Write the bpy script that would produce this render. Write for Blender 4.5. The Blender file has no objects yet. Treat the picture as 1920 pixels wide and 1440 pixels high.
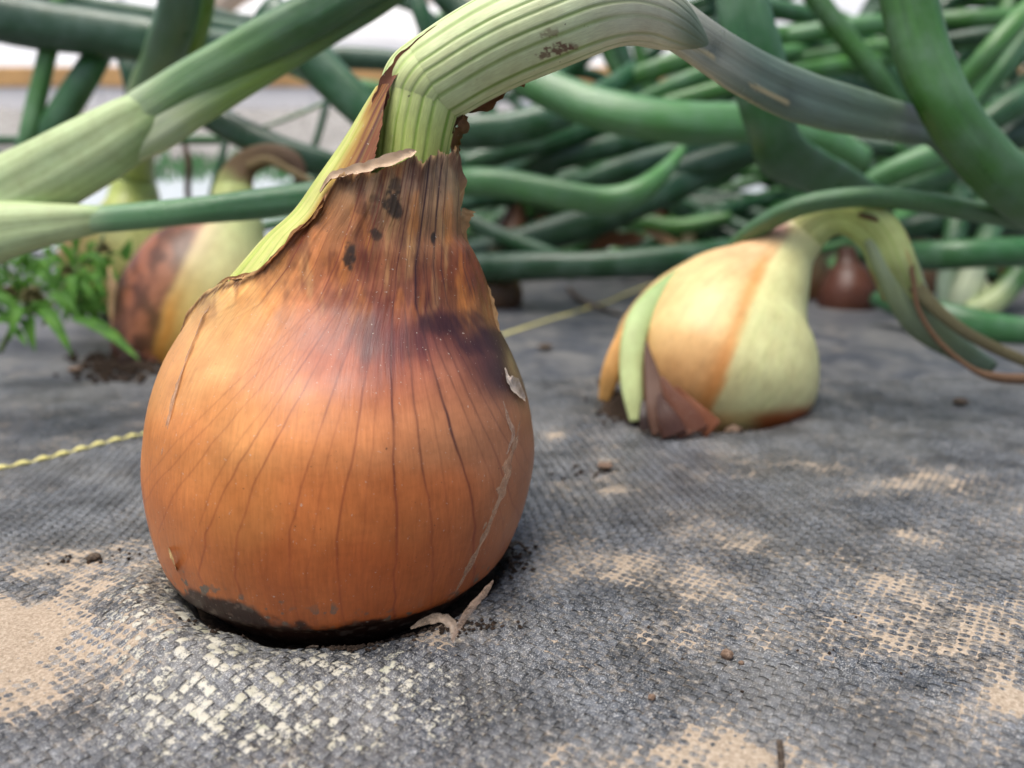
import bpy, math, random
import numpy as np
from mathutils import Vector

rng = random.Random(7)
# =====================================================================
# camera, sky, sun, exposure           (all modelling below is in cm; CM converts to metres)
# =====================================================================
CM = 0.01
F = 1396.0                      # focal length of the photograph in pixels of a 1920 x 1440 frame
PITCH = math.radians(14.0)
CAM_H = 8.6
sc = bpy.context.scene
cam_d = bpy.data.cameras.new("camera")
cam = bpy.data.objects.new("camera", cam_d)
sc.collection.objects.link(cam)
cam.location = (0, 0, CAM_H * CM)
cam.rotation_euler = (math.pi / 2 - PITCH, 0, 0)
cam_d.sensor_width = 36.0
cam_d.lens = 36.0 * F / 1920.0
cam_d.clip_start = 0.005
cam_d.clip_end = 100.0
cam_d.dof.use_dof = True
cam_d.dof.focus_distance = 0.150
cam_d.dof.aperture_fstop = cam_d.lens / 2.5
sc.camera = cam

SUN_EL, SUN_AZ = math.radians(74), math.radians(226)
world = bpy.data.worlds.new("World")
sc.world = world
world.use_nodes = True
wn = world.node_tree
sky = wn.nodes.new("ShaderNodeTexSky")
sky.sky_type = 'NISHITA'
sky.sun_disc = False
sky.sun_elevation = SUN_EL
sky.sun_rotation = SUN_AZ
sky.dust_density = 4.0
sky.air_density = 0.8
sky.ozone_density = 0.6
bg = wn.nodes["Background"]
bg.inputs["Strength"].default_value = 0.075
wn.links.new(sky.outputs[0], bg.inputs["Color"])

sun_d = bpy.data.lights.new("sun", 'SUN')
sun_d.energy = 1.5
sun_d.angle = math.radians(40)
sun_d.color = (1.0, 0.97, 0.93)
sun = bpy.data.objects.new("sun", sun_d)
sc.collection.objects.link(sun)
to_sun = Vector((math.sin(SUN_AZ) * math.cos(SUN_EL), math.cos(SUN_AZ) * math.cos(SUN_EL), math.sin(SUN_EL)))
sun.rotation_euler = (-to_sun).to_track_quat('-Z', 'Y').to_euler()
sun.location = (0, 0, 3)

sc.view_settings.view_transform = 'Standard'
sc.view_settings.look = 'None'
sc.view_settings.gamma = 1.0
sc.view_settings.exposure = 1.22
sc.render.engine = 'CYCLES'
sc.cycles.use_denoising = True
sc.cycles.max_bounces = 8
sc.cycles.transparent_max_bounces = 12

# =====================================================================
# helpers
# =====================================================================
ST, CT = math.sin(PITCH), math.cos(PITCH)

def at(px, py, d):
    """point (cm) seen at a pixel of the photograph, d cm in front of the camera"""
    a = (px - 960.0) / F * d
    b = (720.0 - py) / F * d
    return np.array((a, d * CT + b * ST, CAM_H - d * ST + b * CT))

def proj(v):
    v = np.asarray(v, float)
    y = v[..., 1]; z = v[..., 2] - CAM_H
    d = np.maximum(y * CT - z * ST, 0.5)
    u = y * ST + z * CT
    return 960 + F * v[..., 0] / d, 720 - F * u / d, d

def on_ground(px, py, z=0.0):
    a = PITCH + math.atan((py - 720.0) / F)
    Y = (CAM_H - z) / math.tan(a)
    d = Y * CT + (CAM_H - z) * ST
    return np.array(((px - 960.0) / F * d, Y, z))

def lin(c):
    c = np.asarray(c, float) / 255.0
    return np.where(c <= 0.04045, c / 12.92, ((c + 0.055) / 1.055) ** 2.4)

def hash3(i, j, k):
    n = (i.astype(np.int64) * 374761393 + j.astype(np.int64) * 668265263 + k.astype(np.int64) * 2147483647 + 12345)
    n = (n ^ (n >> 13)) & 0xFFFFFFFF
    n = (n * 1274126177) & 0xFFFFFFFF
    n = n ^ (n >> 16)
    return (n & 0xFFFF) / 65535.0

def vn(x, y, z=0.0, seed=0):
    x, y, z = np.broadcast_arrays(np.asarray(x, float), np.asarray(y, float), np.asarray(z, float))
    i, j, k = np.floor(x), np.floor(y), np.floor(z)
    fx, fy, fz = x - i, y - j, z - k
    fx = fx * fx * (3 - 2 * fx); fy = fy * fy * (3 - 2 * fy); fz = fz * fz * (3 - 2 * fz)
    i = i.astype(np.int64) + seed * 131; j = j.astype(np.int64); k = k.astype(np.int64)
    def h(a, b, c): return hash3(i + a, j + b, k + c)
    x00 = h(0,0,0) * (1-fx) + h(1,0,0) * fx
    x10 = h(0,1,0) * (1-fx) + h(1,1,0) * fx
    x01 = h(0,0,1) * (1-fx) + h(1,0,1) * fx
    x11 = h(0,1,1) * (1-fx) + h(1,1,1) * fx
    return (x00 * (1-fy) + x10 * fy) * (1-fz) + (x01 * (1-fy) + x11 * fy) * fz

def fbm(x, y, z=0.0, o=4, seed=0):
    s, a, t = 0.0, 0.5, 0.0
    for q in range(o):
        s = s + a * vn(np.asarray(x) * 2**q, np.asarray(y) * 2**q, np.asarray(z) * 2**q, seed + q * 7); t += a; a *= 0.5
    return s / t

def sstep(e0, e1, x):
    t = np.clip((np.asarray(x, float) - e0) / (e1 - e0), 0, 1)
    return t * t * (3 - 2 * t)

def mix(a, b, t):
    t = np.asarray(t)[..., None]
    return np.asarray(a) * (1 - t) + np.asarray(b) * t

def catmull(P, n):
    """P: (k, m) control rows -> resampled rows, n per span"""
    P = np.asarray(P, float)
    Q = np.vstack([2 * P[0] - P[1], P, 2 * P[-1] - P[-2]])
    out = []
    for i in range(1, len(Q) - 2):
        t = np.linspace(0, 1, n, endpoint=False)[:, None]
        a, b, c, d = Q[i-1], Q[i], Q[i+1], Q[i+2]
        out.append(0.5 * ((2*b) + (-a+c)*t + (2*a-5*b+4*c-d)*t*t + (-a+3*b-3*c+d)*t**3))
    out.append(P[-1:])
    return np.vstack(out)

def anchors(px, py, A, sigma=60.0):
    """colour field through hand-picked colours (normalised gaussian weights)"""
    px = np.asarray(px); py = np.asarray(py)
    num = np.zeros(px.shape + (3,)); den = np.zeros(px.shape) + 1e-9
    for (x, y, c) in A:
        q = (px - x) ** 2 + (py - y) ** 2
        w = np.exp(-q / (2 * sigma * sigma)) + 1e-4 / (1 + q / 1e4)
        num += w[..., None] * lin(c); den += w
    return num / den[..., None]

# ------------------------------------------------------------- objects
def link(name, data, parent=None):
    o = bpy.data.objects.new(name, data)
    sc.collection.objects.link(o)
    if parent is not None:
        o.parent = parent
    return o

def tag(o, label=None, cat=None, group=None, kind=None):
    if label: o["label"] = label
    if cat: o["category"] = cat
    if group: o["group"] = group
    if kind: o["kind"] = kind
    return o

def thing(name, label, cat, group=None, loc=(0, 0, 0)):
    o = link(name, None)
    o.empty_display_size = 0.02
    o.location = Vector(loc) * CM
    tag(o, label, cat, group)
    return o

def mesh(name, V, faces, mat, parent=None, col=None, suv=None, smooth=True):
    """V in world cm; faces (n,4) or (n,3) int array; parent may carry a location only"""
    V = np.asarray(V, float).reshape(-1, 3) * CM
    if parent is not None:
        off = np.zeros(3); p = parent
        while p is not None:
            off = off + np.array(p.location); p = p.parent
        V = V - off
    faces = np.asarray(faces, np.int32)
    me = bpy.data.meshes.new(name)
    k = faces.shape[1]
    me.vertices.add(len(V)); me.vertices.foreach_set("co", V.astype(np.float32).ravel())
    me.loops.add(faces.size); me.loops.foreach_set("vertex_index", faces.ravel())
    me.polygons.add(len(faces))
    me.polygons.foreach_set("loop_start", np.arange(0, faces.size, k, dtype=np.int32))
    me.polygons.foreach_set("loop_total", np.full(len(faces), k, np.int32))
    me.polygons.foreach_set("use_smooth", np.full(len(faces), smooth, bool))
    me.update(calc_edges=True)
    if col is not None:
        c = np.ones((len(V), 4), np.float32); c[:, :3] = np.asarray(col, float).reshape(-1, 3)
        a = me.attributes.new("col", 'FLOAT_COLOR', 'POINT'); a.data.foreach_set("color", c.ravel())
    if suv is not None:
        a = me.attributes.new("suv", 'FLOAT_VECTOR', 'POINT')
        a.data.foreach_set("vector", np.asarray(suv, np.float32).reshape(-1, 3).ravel())
    me.materials.append(mat)
    return link(name, me, parent)

def grid_faces(nu, nv, wrap_u=False):
    """index = v*nu + u"""
    u = np.arange(nu if wrap_u else nu - 1); v = np.arange(nv - 1)
    U, W = np.meshgrid(u, v)
    U2 = (U + 1) % nu
    return np.stack([W * nu + U, W * nu + U2, (W + 1) * nu + U2, (W + 1) * nu + U], -1).reshape(-1, 4)

def frames(P):
    T = np.gradient(P, axis=0); T /= np.linalg.norm(T, axis=1)[:, None] + 1e-9
    N = np.zeros_like(T); B = np.zeros_like(T)
    n = np.cross(T[0], np.array((0, 1.0, 0)))
    if np.linalg.norm(n) < 0.2:
        n = np.cross(T[0], np.array((1.0, 0, 0)))
    if abs(n[2]) > 0.05 and n[2] < 0: n = -n
    n /= np.linalg.norm(n)
    for i in range(len(P)):
        n = n - T[i] * T[i].dot(n); n /= np.linalg.norm(n) + 1e-9
        N[i] = n; B[i] = np.cross(T[i], n)
    return T, N, B

def tube_geo(ctrl, nspan=7, nr=18, flat=1.0, wob=0.03, seed=0, keel=0.0, ang0=0.0):
    """ctrl rows: x,y,z,r in cm.  returns V (m,nr,3), t(m), ang(nr), radius(m)"""
    C = catmull(ctrl, nspan)
    P, R = C[:, :3], np.maximum(C[:, 3], 0.02)
    T, N, B = frames(P)
    ang = np.linspace(0, 2 * math.pi, nr, endpoint=False) + ang0
    L = np.concatenate([[0], np.cumsum(np.linalg.norm(np.diff(P, axis=0), axis=1))])
    ca, sa = np.cos(ang), np.sin(ang)
    w = 1 + wob * (fbm(L[:, None] * 0.35 + seed * 3.1, np.cos(ang)[None, :] * 0.8 + 5, np.sin(ang)[None, :] * 0.8 + seed, 2, seed) - 0.5) * 2
    if keel:
        w = w * (1 - keel * np.exp(-((ang - math.pi * 0.5) / 0.35) ** 2))[None, :]
    V = P[:, None, :] + (R[:, None] * w)[..., None] * (N[:, None, :] * ca[None, :, None] + B[:, None, :] * (sa * flat)[None, :, None])
    return V, L, ang, R

def tube(name, ctrl, mat, parent=None, color=None, nspan=7, nr=18, flat=1.0, wob=0.03, seed=0, cap=True, keel=0.0):
    V, L, ang, R = tube_geo(ctrl, nspan, nr, flat, wob, seed, keel)
    m = len(L)
    Lg = np.repeat(L[:, None], nr, 1); Ag = np.repeat(ang[None, :], m, 0)
    col = color(Lg / L[-1], Ag, V) if callable(color) else np.broadcast_to(np.asarray(color), (m, nr, 3))
    suv = np.stack([Ag / (2 * math.pi), Lg * 0.1, np.full_like(Lg, seed * 1.37)], -1)
    F4 = grid_faces(nr, m, True)
    if cap:
        V = V.copy()
        V = np.concatenate([V[:1].mean(1, keepdims=True).repeat(nr, 1) * .98 + V[:1] * .02, V, V[-1:].mean(1, keepdims=True).repeat(nr, 1) * .98 + V[-1:] * .02], 0)
        col = np.concatenate([col[:1], col, col[-1:]], 0); suv = np.concatenate([suv[:1], suv, suv[-1:]], 0)
        F4 = grid_faces(nr, m + 2, True)
    return mesh(name, V, F4, mat, parent, col, suv)

# ------------------------------------------------------------- materials
def new_mat(name):
    m = bpy.data.materials.new(name); m.use_nodes = True
    nt = m.node_tree
    return m, nt, nt.nodes["Principled BSDF"]

def N_(nt, typ, **kw):
    n = nt.nodes.new(typ)
    for k, v in kw.items():
        setattr(n, k, v)
    return n

def attr(nt, name, out):
    a = N_(nt, "ShaderNodeAttribute"); a.attribute_name = name
    return a.outputs[out]

def objcoord(nt, scale):
    tc = N_(nt, "ShaderNodeTexCoord"); mp = N_(nt, "ShaderNodeMapping")
    mp.inputs["Scale"].default_value = scale if hasattr(scale, "__len__") else (scale,) * 3
    nt.links.new(tc.outputs["Object"], mp.inputs["Vector"])
    return mp.outputs[0]

def noise(nt, vec, scale, detail=3, rough=0.6, dist=0.0):
    n = N_(nt, "ShaderNodeTexNoise")
    n.inputs["Scale"].default_value = scale; n.inputs["Detail"].default_value = detail
    n.inputs["Roughness"].default_value = rough; n.inputs["Distortion"].default_value = dist
    nt.links.new(vec, n.inputs["Vector"])
    return n.outputs["Fac"]

def ramp(nt, fac, stops):
    r = N_(nt, "ShaderNodeValToRGB")
    el = r.color_ramp.elements
    while len(el) < len(stops): el.new(0.5)
    for e, (p, c) in zip(el, stops):
        e.position = p; e.color = tuple(c) + (1,) if len(c) == 3 else tuple(c)
    nt.links.new(fac, r.inputs[0])
    return r.outputs[0]

def mixc(nt, fac, a, b, mode='MIX'):
    m = N_(nt, "ShaderNodeMix"); m.data_type = 'RGBA'; m.blend_type = mode
    for sock, v in ((m.inputs[0], fac), (m.inputs[6], a), (m.inputs[7], b)):
        if hasattr(v, "links"): nt.links.new(v, sock)
        elif hasattr(v, "__len__"): sock.default_value = tuple(v) + (1,)
        else: sock.default_value = v
    return m.outputs[2]

def math_(nt, op, a, b=0.0, clamp=False):
    m = N_(nt, "ShaderNodeMath"); m.operation = op; m.use_clamp = clamp
    for s, v in ((m.inputs[0], a), (m.inputs[1], b)):
        if hasattr(v, "links"): nt.links.new(v, s)
        else: s.default_value = v
    return m.outputs[0]

def bump(nt, bsdf, h, strength, dist):
    b = N_(nt, "ShaderNodeBump"); b.inputs["Strength"].default_value = strength; b.inputs["Distance"].default_value = dist
    nt.links.new(h, b.inputs["Height"]); nt.links.new(b.outputs[0], bsdf.inputs["Normal"])

def leaf_material():
    m, nt, b = new_mat("onion_leaf")
    col = attr(nt, "col", "Color"); suv = attr(nt, "suv", "Vector")
    mp = N_(nt, "ShaderNodeMapping"); mp.inputs["Scale"].default_value = (40, 1.4, 1); nt.links.new(suv, mp.inputs[0])
    st = noise(nt, mp.outputs[0], 2.0, 4, 0.7)
    bl = noise(nt, objcoord(nt, 100), 0.55, 4)
    c = mixc(nt, 1.0, col, ramp(nt, st, [(0.25, (0.66,) * 3), (0.75, (1.34,) * 3)]), 'MULTIPLY')
    c = mixc(nt, ramp(nt, bl, [(0.42, (0,) * 3), (0.75, (0.26,) * 3)]), c, (0.24, 0.34, 0.29))   # waxy bloom, its tint also standing in for bluish highlights
    nt.links.new(c, b.inputs["Base Color"])
    nt.links.new(ramp(nt, bl, [(0.3, (0.26,) * 3), (0.7, (0.42,) * 3)]), b.inputs["Roughness"])
    b.inputs["Specular IOR Level"].default_value = 0.65
    bump(nt, b, mixc(nt, 0.5, st, bl), 0.5, 0.0012)
    return m

def skin_material(name, rough=(0.34, 0.55), bstr=0.3, sss=0.0):
    """onion skin, neck, sheath: colour of the piece from its own paint, fine fibre, dust specks"""
    m, nt, b = new_mat(name)
    col = attr(nt, "col", "Color"); suv = attr(nt, "suv", "Vector")
    mp = N_(nt, "ShaderNodeMapping"); mp.inputs["Scale"].default_value = (190, 9, 1); nt.links.new(suv, mp.inputs[0])
    fib = noise(nt, mp.outputs[0], 2.0, 4, 0.65)
    oc = objcoord(nt, 100)
    blot = noise(nt, oc, 1.3, 5, 0.62)
    c = mixc(nt, 1.0, col, ramp(nt, fib, [(0.3, (0.87,) * 3), (0.7, (1.12,) * 3)]), 'MULTIPLY')
    c = mixc(nt, 1.0, c, ramp(nt, blot, [(0.3, (0.90, 0.87, 0.84)), (0.7, (1.10, 1.13, 1.14))]), 'MULTIPLY')
    sp = noise(nt, oc, 16.0, 2, 0.5)
    c = mixc(nt, ramp(nt, sp, [(0.70, (0,) * 3), (0.75, (0.55,) * 3)]), c, (0.55, 0.47, 0.38))      # pale dust grains
    sp2 = noise(nt, oc, 11.0, 2, 0.5)
    c = mixc(nt, ramp(nt, sp2, [(0.235, (0.6,) * 3), (0.26, (0,) * 3)]), c, (0.05, 0.03, 0.02))     # dark soil specks
    nt.links.new(c, b.inputs["Base Color"])
    nt.links.new(ramp(nt, blot, [(0.3, (rough[0],) * 3), (0.7, (rough[1],) * 3)]), b.inputs["Roughness"])
    b.inputs["Specular IOR Level"].default_value = 0.32
    if sss:
        b.inputs["Subsurface Weight"].default_value = sss
        b.inputs["Subsurface Radius"].default_value = (0.004, 0.002, 0.001)
        b.inputs["Subsurface Scale"].default_value = 0.4
    bump(nt, b, mixc(nt, 0.4, fib, blot), bstr, 0.0005)
    return m

def paper_material():
    m, nt, b = new_mat("papery_peel")
    col = attr(nt, "col", "Color")
    oc = objcoord(nt, 100)
    n = noise(nt, oc, 5.0, 4, 0.7)
    c = mixc(nt, 1.0, col, ramp(nt, n, [(0.3, (0.72,) * 3), (0.7, (1.2,) * 3)]), 'MULTIPLY')
    nt.links.new(c, b.inputs["Base Color"])
    b.inputs["Roughness"].default_value = 0.5
    tr = N_(nt, "ShaderNodeBsdfTransparent"); mx = N_(nt, "ShaderNodeMixShader")
    out = nt.nodes["Material Output"]
    al = attr(nt, "suv", "Vector"); sep = N_(nt, "ShaderNodeSeparateXYZ"); nt.links.new(al, sep.inputs[0])
    n2 = noise(nt, oc, 3.0, 4, 0.7)
    fac = math_(nt, 'MULTIPLY', sep.outputs[2], ramp(nt, n2, [(0.35, (0.5,) * 3), (0.62, (1,) * 3)]))
    nt.links.new(fac, mx.inputs[0]); nt.links.new(tr.outputs[0], mx.inputs[1]); nt.links.new(b.outputs[0], mx.inputs[2])
    nt.links.new(mx.outputs[0], out.inputs["Surface"])
    bump(nt, b, n, 0.5, 0.0006)
    return m

def tape_material():
    m, nt, b = new_mat("woven_tape")
    ms = attr(nt, "col", "Vector"); sep = N_(nt, "ShaderNodeSeparateXYZ"); nt.links.new(ms, sep.inputs[0])
    sand, lich, var = sep.outputs[0], sep.outputs[1], sep.outputs[2]
    oc = objcoord(nt, 100)
    base = ramp(nt, var, [(0.0, (0.012, 0.014, 0.018)), (0.5, (0.044, 0.051, 0.062)), (1.0, (0.13, 0.142, 0.160))])
    n1 = noise(nt, oc, 9.0, 5, 0.7)
    base = mixc(nt, 1.0, base, ramp(nt, n1, [(0.3, (0.62,) * 3), (0.7, (1.35,) * 3)]), 'MULTIPLY')
    sp = noise(nt, oc, 38.0, 2, 0.6)
    base = mixc(nt, ramp(nt, sp, [(0.54, (0,) * 3), (0.64, (0.85,) * 3)]), base, (0.50, 0.50, 0.48))       # pale mineral specks
    wear = noise(nt, oc, 0.28, 6, 0.62, 0.6)
    base = mixc(nt, ramp(nt, wear, [(0.44, (0,) * 3), (0.70, (0.40,) * 3)]), base, (0.25, 0.24, 0.215))      # film of pale dust
    base = mixc(nt, 1.0, base, ramp(nt, noise(nt, oc, 0.5, 3, 0.6), [(0.36, (0.50,) * 3), (0.6, (1.10,) * 3)]), 'MULTIPLY')
    n2 = noise(nt, oc, 6.0, 5, 0.72)
    f = math_(nt, 'ADD', sand, math_(nt, 'MULTIPLY', math_(nt, 'SUBTRACT', n2, 0.5), 1.9))
    base = mixc(nt, ramp(nt, f, [(0.36, (0,) * 3), (0.95, (0.85,) * 3)]), base, (0.46, 0.39, 0.30))       # tan dust
    n3 = noise(nt, oc, 12.0, 5, 0.75)
    g = math_(nt, 'ADD', lich, math_(nt, 'MULTIPLY', math_(nt, 'SUBTRACT', n3, 0.5), 2.8))
    lc = ramp(nt, noise(nt, oc, 1.6, 3), [(0.3, (0.42, 0.40, 0.29)), (0.55, (0.56, 0.53, 0.43)), (0.75, (0.38, 0.39, 0.27))])
    base = mixc(nt, ramp(nt, g, [(0.44, (0,) * 3), (0.66, (0.9,) * 3)]), base, lc)                        # pale crust
    nt.links.new(base, b.inputs["Base Color"])
    b.inputs["Roughness"].default_value = 0.40
    b.inputs["Specular IOR Level"].default_value = 0.6
    bump(nt, b, n1, 0.5, 0.0004)
    return m

def mat_sheet_material():
    m, nt, b = new_mat("weed_mat_fabric")
    ms = attr(nt, "col", "Vector"); sep = N_(nt, "ShaderNodeSeparateXYZ"); nt.links.new(ms, sep.inputs[0])
    oc = objcoord(nt, 100)
    n1 = noise(nt, oc, 1.6, 5, 0.7)
    base = ramp(nt, n1, [(0.3, (0.035, 0.039, 0.046)), (0.55, (0.070, 0.076, 0.088)), (0.75, (0.135, 0.14, 0.15))])
    n2 = noise(nt, oc, 0.35, 6, 0.68)
    f = math_(nt, 'ADD', sep.outputs[0], math_(nt, 'MULTIPLY', math_(nt, 'SUBTRACT', n2, 0.5), 1.4))
    base = mixc(nt, ramp(nt, noise(nt, oc, 0.28, 6, 0.62, 0.6), [(0.42, (0,) * 3), (0.68, (0.55,) * 3)]), base, (0.25, 0.24, 0.215))
    base = mixc(nt, ramp(nt, f, [(0.35, (0,) * 3), (0.9, (0.85,) * 3)]), base, (0.42, 0.36, 0.28))
    nt.links.new(base, b.inputs["Base Color"])
    b.inputs["Roughness"].default_value = 0.5
    ck = N_(nt, "ShaderNodeTexChecker"); ck.inputs["Scale"].default_value = 4.2; nt.links.new(oc, ck.inputs[0])
    bump(nt, b, ck.outputs["Fac"], 0.5, 0.0005)
    return m

def grain_material(name, c0, c1, c2, scale, rough=0.9, bstr=0.8, bdist=0.001):
    m, nt, b = new_mat(name)
    oc = objcoord(nt, 100)
    n = noise(nt, oc, scale, 6, 0.72)
    nt.links.new(ramp(nt, n, [(0.28, c0), (0.5, c1), (0.72, c2)]), b.inputs["Base Color"])
    b.inputs["Roughness"].default_value = rough
    b.inputs["Specular IOR Level"].default_value = 0.2
    bump(nt, b, n, bstr, bdist)
    return m

M_LEAF = leaf_material()
M_SKIN = skin_material("onion_skin", (0.30, 0.48), 0.22)
M_DRY = skin_material("dry_sheath", (0.45, 0.65), 0.6)
M_NECK = skin_material("green_neck", (0.38, 0.52), 0.3)
M_PAPER = paper_material()
M_TAPE = tape_material()
M_SHEET = mat_sheet_material()
M_SAND = grain_material("tan_sand", (0.24, 0.19, 0.13), (0.45, 0.36, 0.265), (0.64, 0.54, 0.42), 15.0, bdist=0.0006)
M_SOIL = grain_material("dark_soil", (0.012, 0.008, 0.006), (0.04, 0.027, 0.018), (0.12, 0.08, 0.055), 7.0)
M_CLOD = grain_material("brown_clod", (0.10, 0.06, 0.04), (0.24, 0.16, 0.11), (0.42, 0.31, 0.23), 14.0)
M_TWIG = grain_material("dry_twig", (0.03, 0.022, 0.016), (0.10, 0.075, 0.055), (0.25, 0.2, 0.15), 10.0)
M_YELLOW = grain_material("yellow_thread", (0.52, 0.45, 0.12), (0.76, 0.69, 0.26), (0.82, 0.77, 0.42), 12.0, 0.6, 0.3)
M_GRAVEL = grain_material("grey_gravel", (0.13, 0.125, 0.11), (0.30, 0.285, 0.26), (0.62, 0.60, 0.57), 0.45, bdist=0.01)

# =====================================================================
# the setting: weed mat, soil, sand, far path, gravel bank, greenhouse side
# =====================================================================
MAIN_Y = 16.7
HOLES = [(-3.98, MAIN_Y, 3.46, 3.46), (7.9, 31.1, 3.9, 3.75), (-17.6, 42.8, 3.2, 3.2)]

def ground_h(x, y):
    x = np.asarray(x, float); y = np.asarray(y, float)
    near = np.exp(-(np.maximum(y - 10, 0) / 60.0) ** 2)
    h = 0.9 * (fbm(x / 15.0 + 3.3, y / 15.0 + 1.7, 0, 3, 5) - 0.5) * (0.4 + 0.6 * sstep(14, 30, y))
    h = h + 0.16 * (fbm(x / 3.2 + 8, y / 3.2, 0, 2, 9) - 0.5) * near
    h = h + 0.55 * sstep(-6, -15, x) * sstep(22, 12, y)                      # rises toward the near corner
    hx, hy, rx, ry = HOLES[0]
    a = np.arctan2(x - hx, -(y - hy))                                        # 0 toward the camera
    d = np.hypot((x - hx) / rx, (y - hy) / ry) * rx - rx
    h = h + (0.42 * np.exp(-((a + 0.75) / 0.7) ** 2) + 0.10) * np.exp(-((d - 1.25) / 0.95) ** 2)   # puckered lip
    # radial puckers on the near side of the hole
    h = h + 0.07 * np.sin(a * 15 + 2 * fbm(x, y, 0, 2, 3)) * np.exp(-((d - 0.7) / 0.6) ** 2) * np.exp(-((a + 0.7) / 0.8) ** 2)
    for q, (hx, hy, rx, ry) in enumerate(HOLES):
        d = np.hypot((x - hx) / rx, (y - hy) / ry) * rx - rx
        h = h - (0.5 if q == 0 else 0.35) * sstep(0.55, -0.05, d) - 1.6 * sstep(0.10, -0.35, d)
        if q: h = h + 0.22 * np.exp(-((d - 1.3) / 1.1) ** 2)
    return h

SAND = [(1400, 1415, 150, 45, .62), (1180, 885, 100, 42, .42), (1150, 1095, 190, 55, .34), (20, 1190, 170, 120, .80), (190, 1070, 200, 38, .42),
        (1850, 1140, 190, 90, .24), (1890, 1300, 130, 70, .26), (1010, 1060, 80, 60, .30), (1080, 1425, 200, 60, .30), (640, 1420, 260, 60, .30),
        (850, 1190, 110, 50, .22), (1640, 1200, 200, 60, .25), (1000, 850, 60, 60, .15), (1420, 1010, 240, 30, .12), (880, 1340, 140, 60, .24),
        (1590, 1300, 90, 35, .22), (1720, 905, 60, 14, .5), (1200, 780, 100, 30, .25), (1800, 1010, 140, 40, .15), (1560, 870, 120, 20, .2)]
SOLID = [(1400, 1420, 110, 30, .5), (0, 1190, 130, 100, .7), (1180, 885, 70, 26, .4), (1890, 1130, 60, 30, .3), (1850, 1310, 70, 30, .3)]
LICHEN = [(520, 1290, 280, 120, .36), (300, 1160, 140, 80, .40), (640, 1390, 280, 80, .26), (330, 1290, 150, 120, .26), (700, 1260, 180, 50, .22), (250, 1390, 220, 60, .14), (880, 1330, 130, 60, .2), (1060, 1190, 150, 40, .16), (1120, 1010, 130, 60, .1)]

def blobs(x, y, B, z=0.0):
    px, py, d = proj(np.stack(np.broadcast_arrays(x, y, np.zeros_like(x)), -1))
    s = np.zeros_like(px)
    for (cx, cy, rx, ry, w) in B:
        s = s + w * np.exp(-((px - cx) / rx) ** 2 - ((py - cy) / ry) ** 2)
    return np.where(y > 2, s, 0.0)

def sand_amount(x, y):
    n = fbm(x / 1.5, y / 1.5, 0, 4, 21) - 0.5
    n2 = fbm(x / 7, y / 7, 0, 3, 33) - 0.5
    a = blobs(x, y, SAND) * .74 * (1 + 1.9 * n) + 0.39 + 0.50 * n + 0.30 * n2
    cap = 0.60 + 0.5 * blobs(x, y, SOLID) + 0.35 * n
    return np.clip(np.minimum(a, cap), 0, 1)

# ---- mat: one sheet out to the far end
def axis(lo, mid0, mid1, hi, fine, n):
    a = mid0 - (np.geomspace(1, 1 + (mid0 - lo), n) - 1)[::-1]
    b = np.arange(mid0, mid1, fine)
    c = mid1 + (np.geomspace(1, 1 + (hi - mid1), n) - 1)
    return np.unique(np.concatenate([a, b, c]))
gx = axis(-900, -32, 34, 900, 0.3, 26); gy = axis(-200, 4, 62, 1200, 0.3, 34)
X, Y = np.meshgrid(gx, gy)
sunk = 0.14 * sstep(37.5, 35.0, Y) * sstep(3, 6, Y)
Z = ground_h(X, Y) - sunk
S = blobs(X, Y, SAND) + 0.24 + 0.5 * (fbm(X / 9, Y / 9, 0, 3, 33) - 0.5) - 0.25 * sstep(45, 70, Y)
mat_o = mesh("weed_mat", np.stack([X, Y, Z], -1), grid_faces(len(gx), len(gy)), M_SHEET, None,
             np.stack([S, S * 0, S * 0], -1))
tag(mat_o, "dark grey woven weed mat covering the ground, dusted with tan sand", None, None, "structure")

# ---- the woven tapes near the camera: real over-under strips
PITCH_T = 0.198
AZ_B, AZ_A = math.radians(38), math.radians(-57)
DB = np.array((math.sin(AZ_B), math.cos(AZ_B))); DA = np.array((math.sin(AZ_A), math.cos(AZ_A)))

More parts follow.
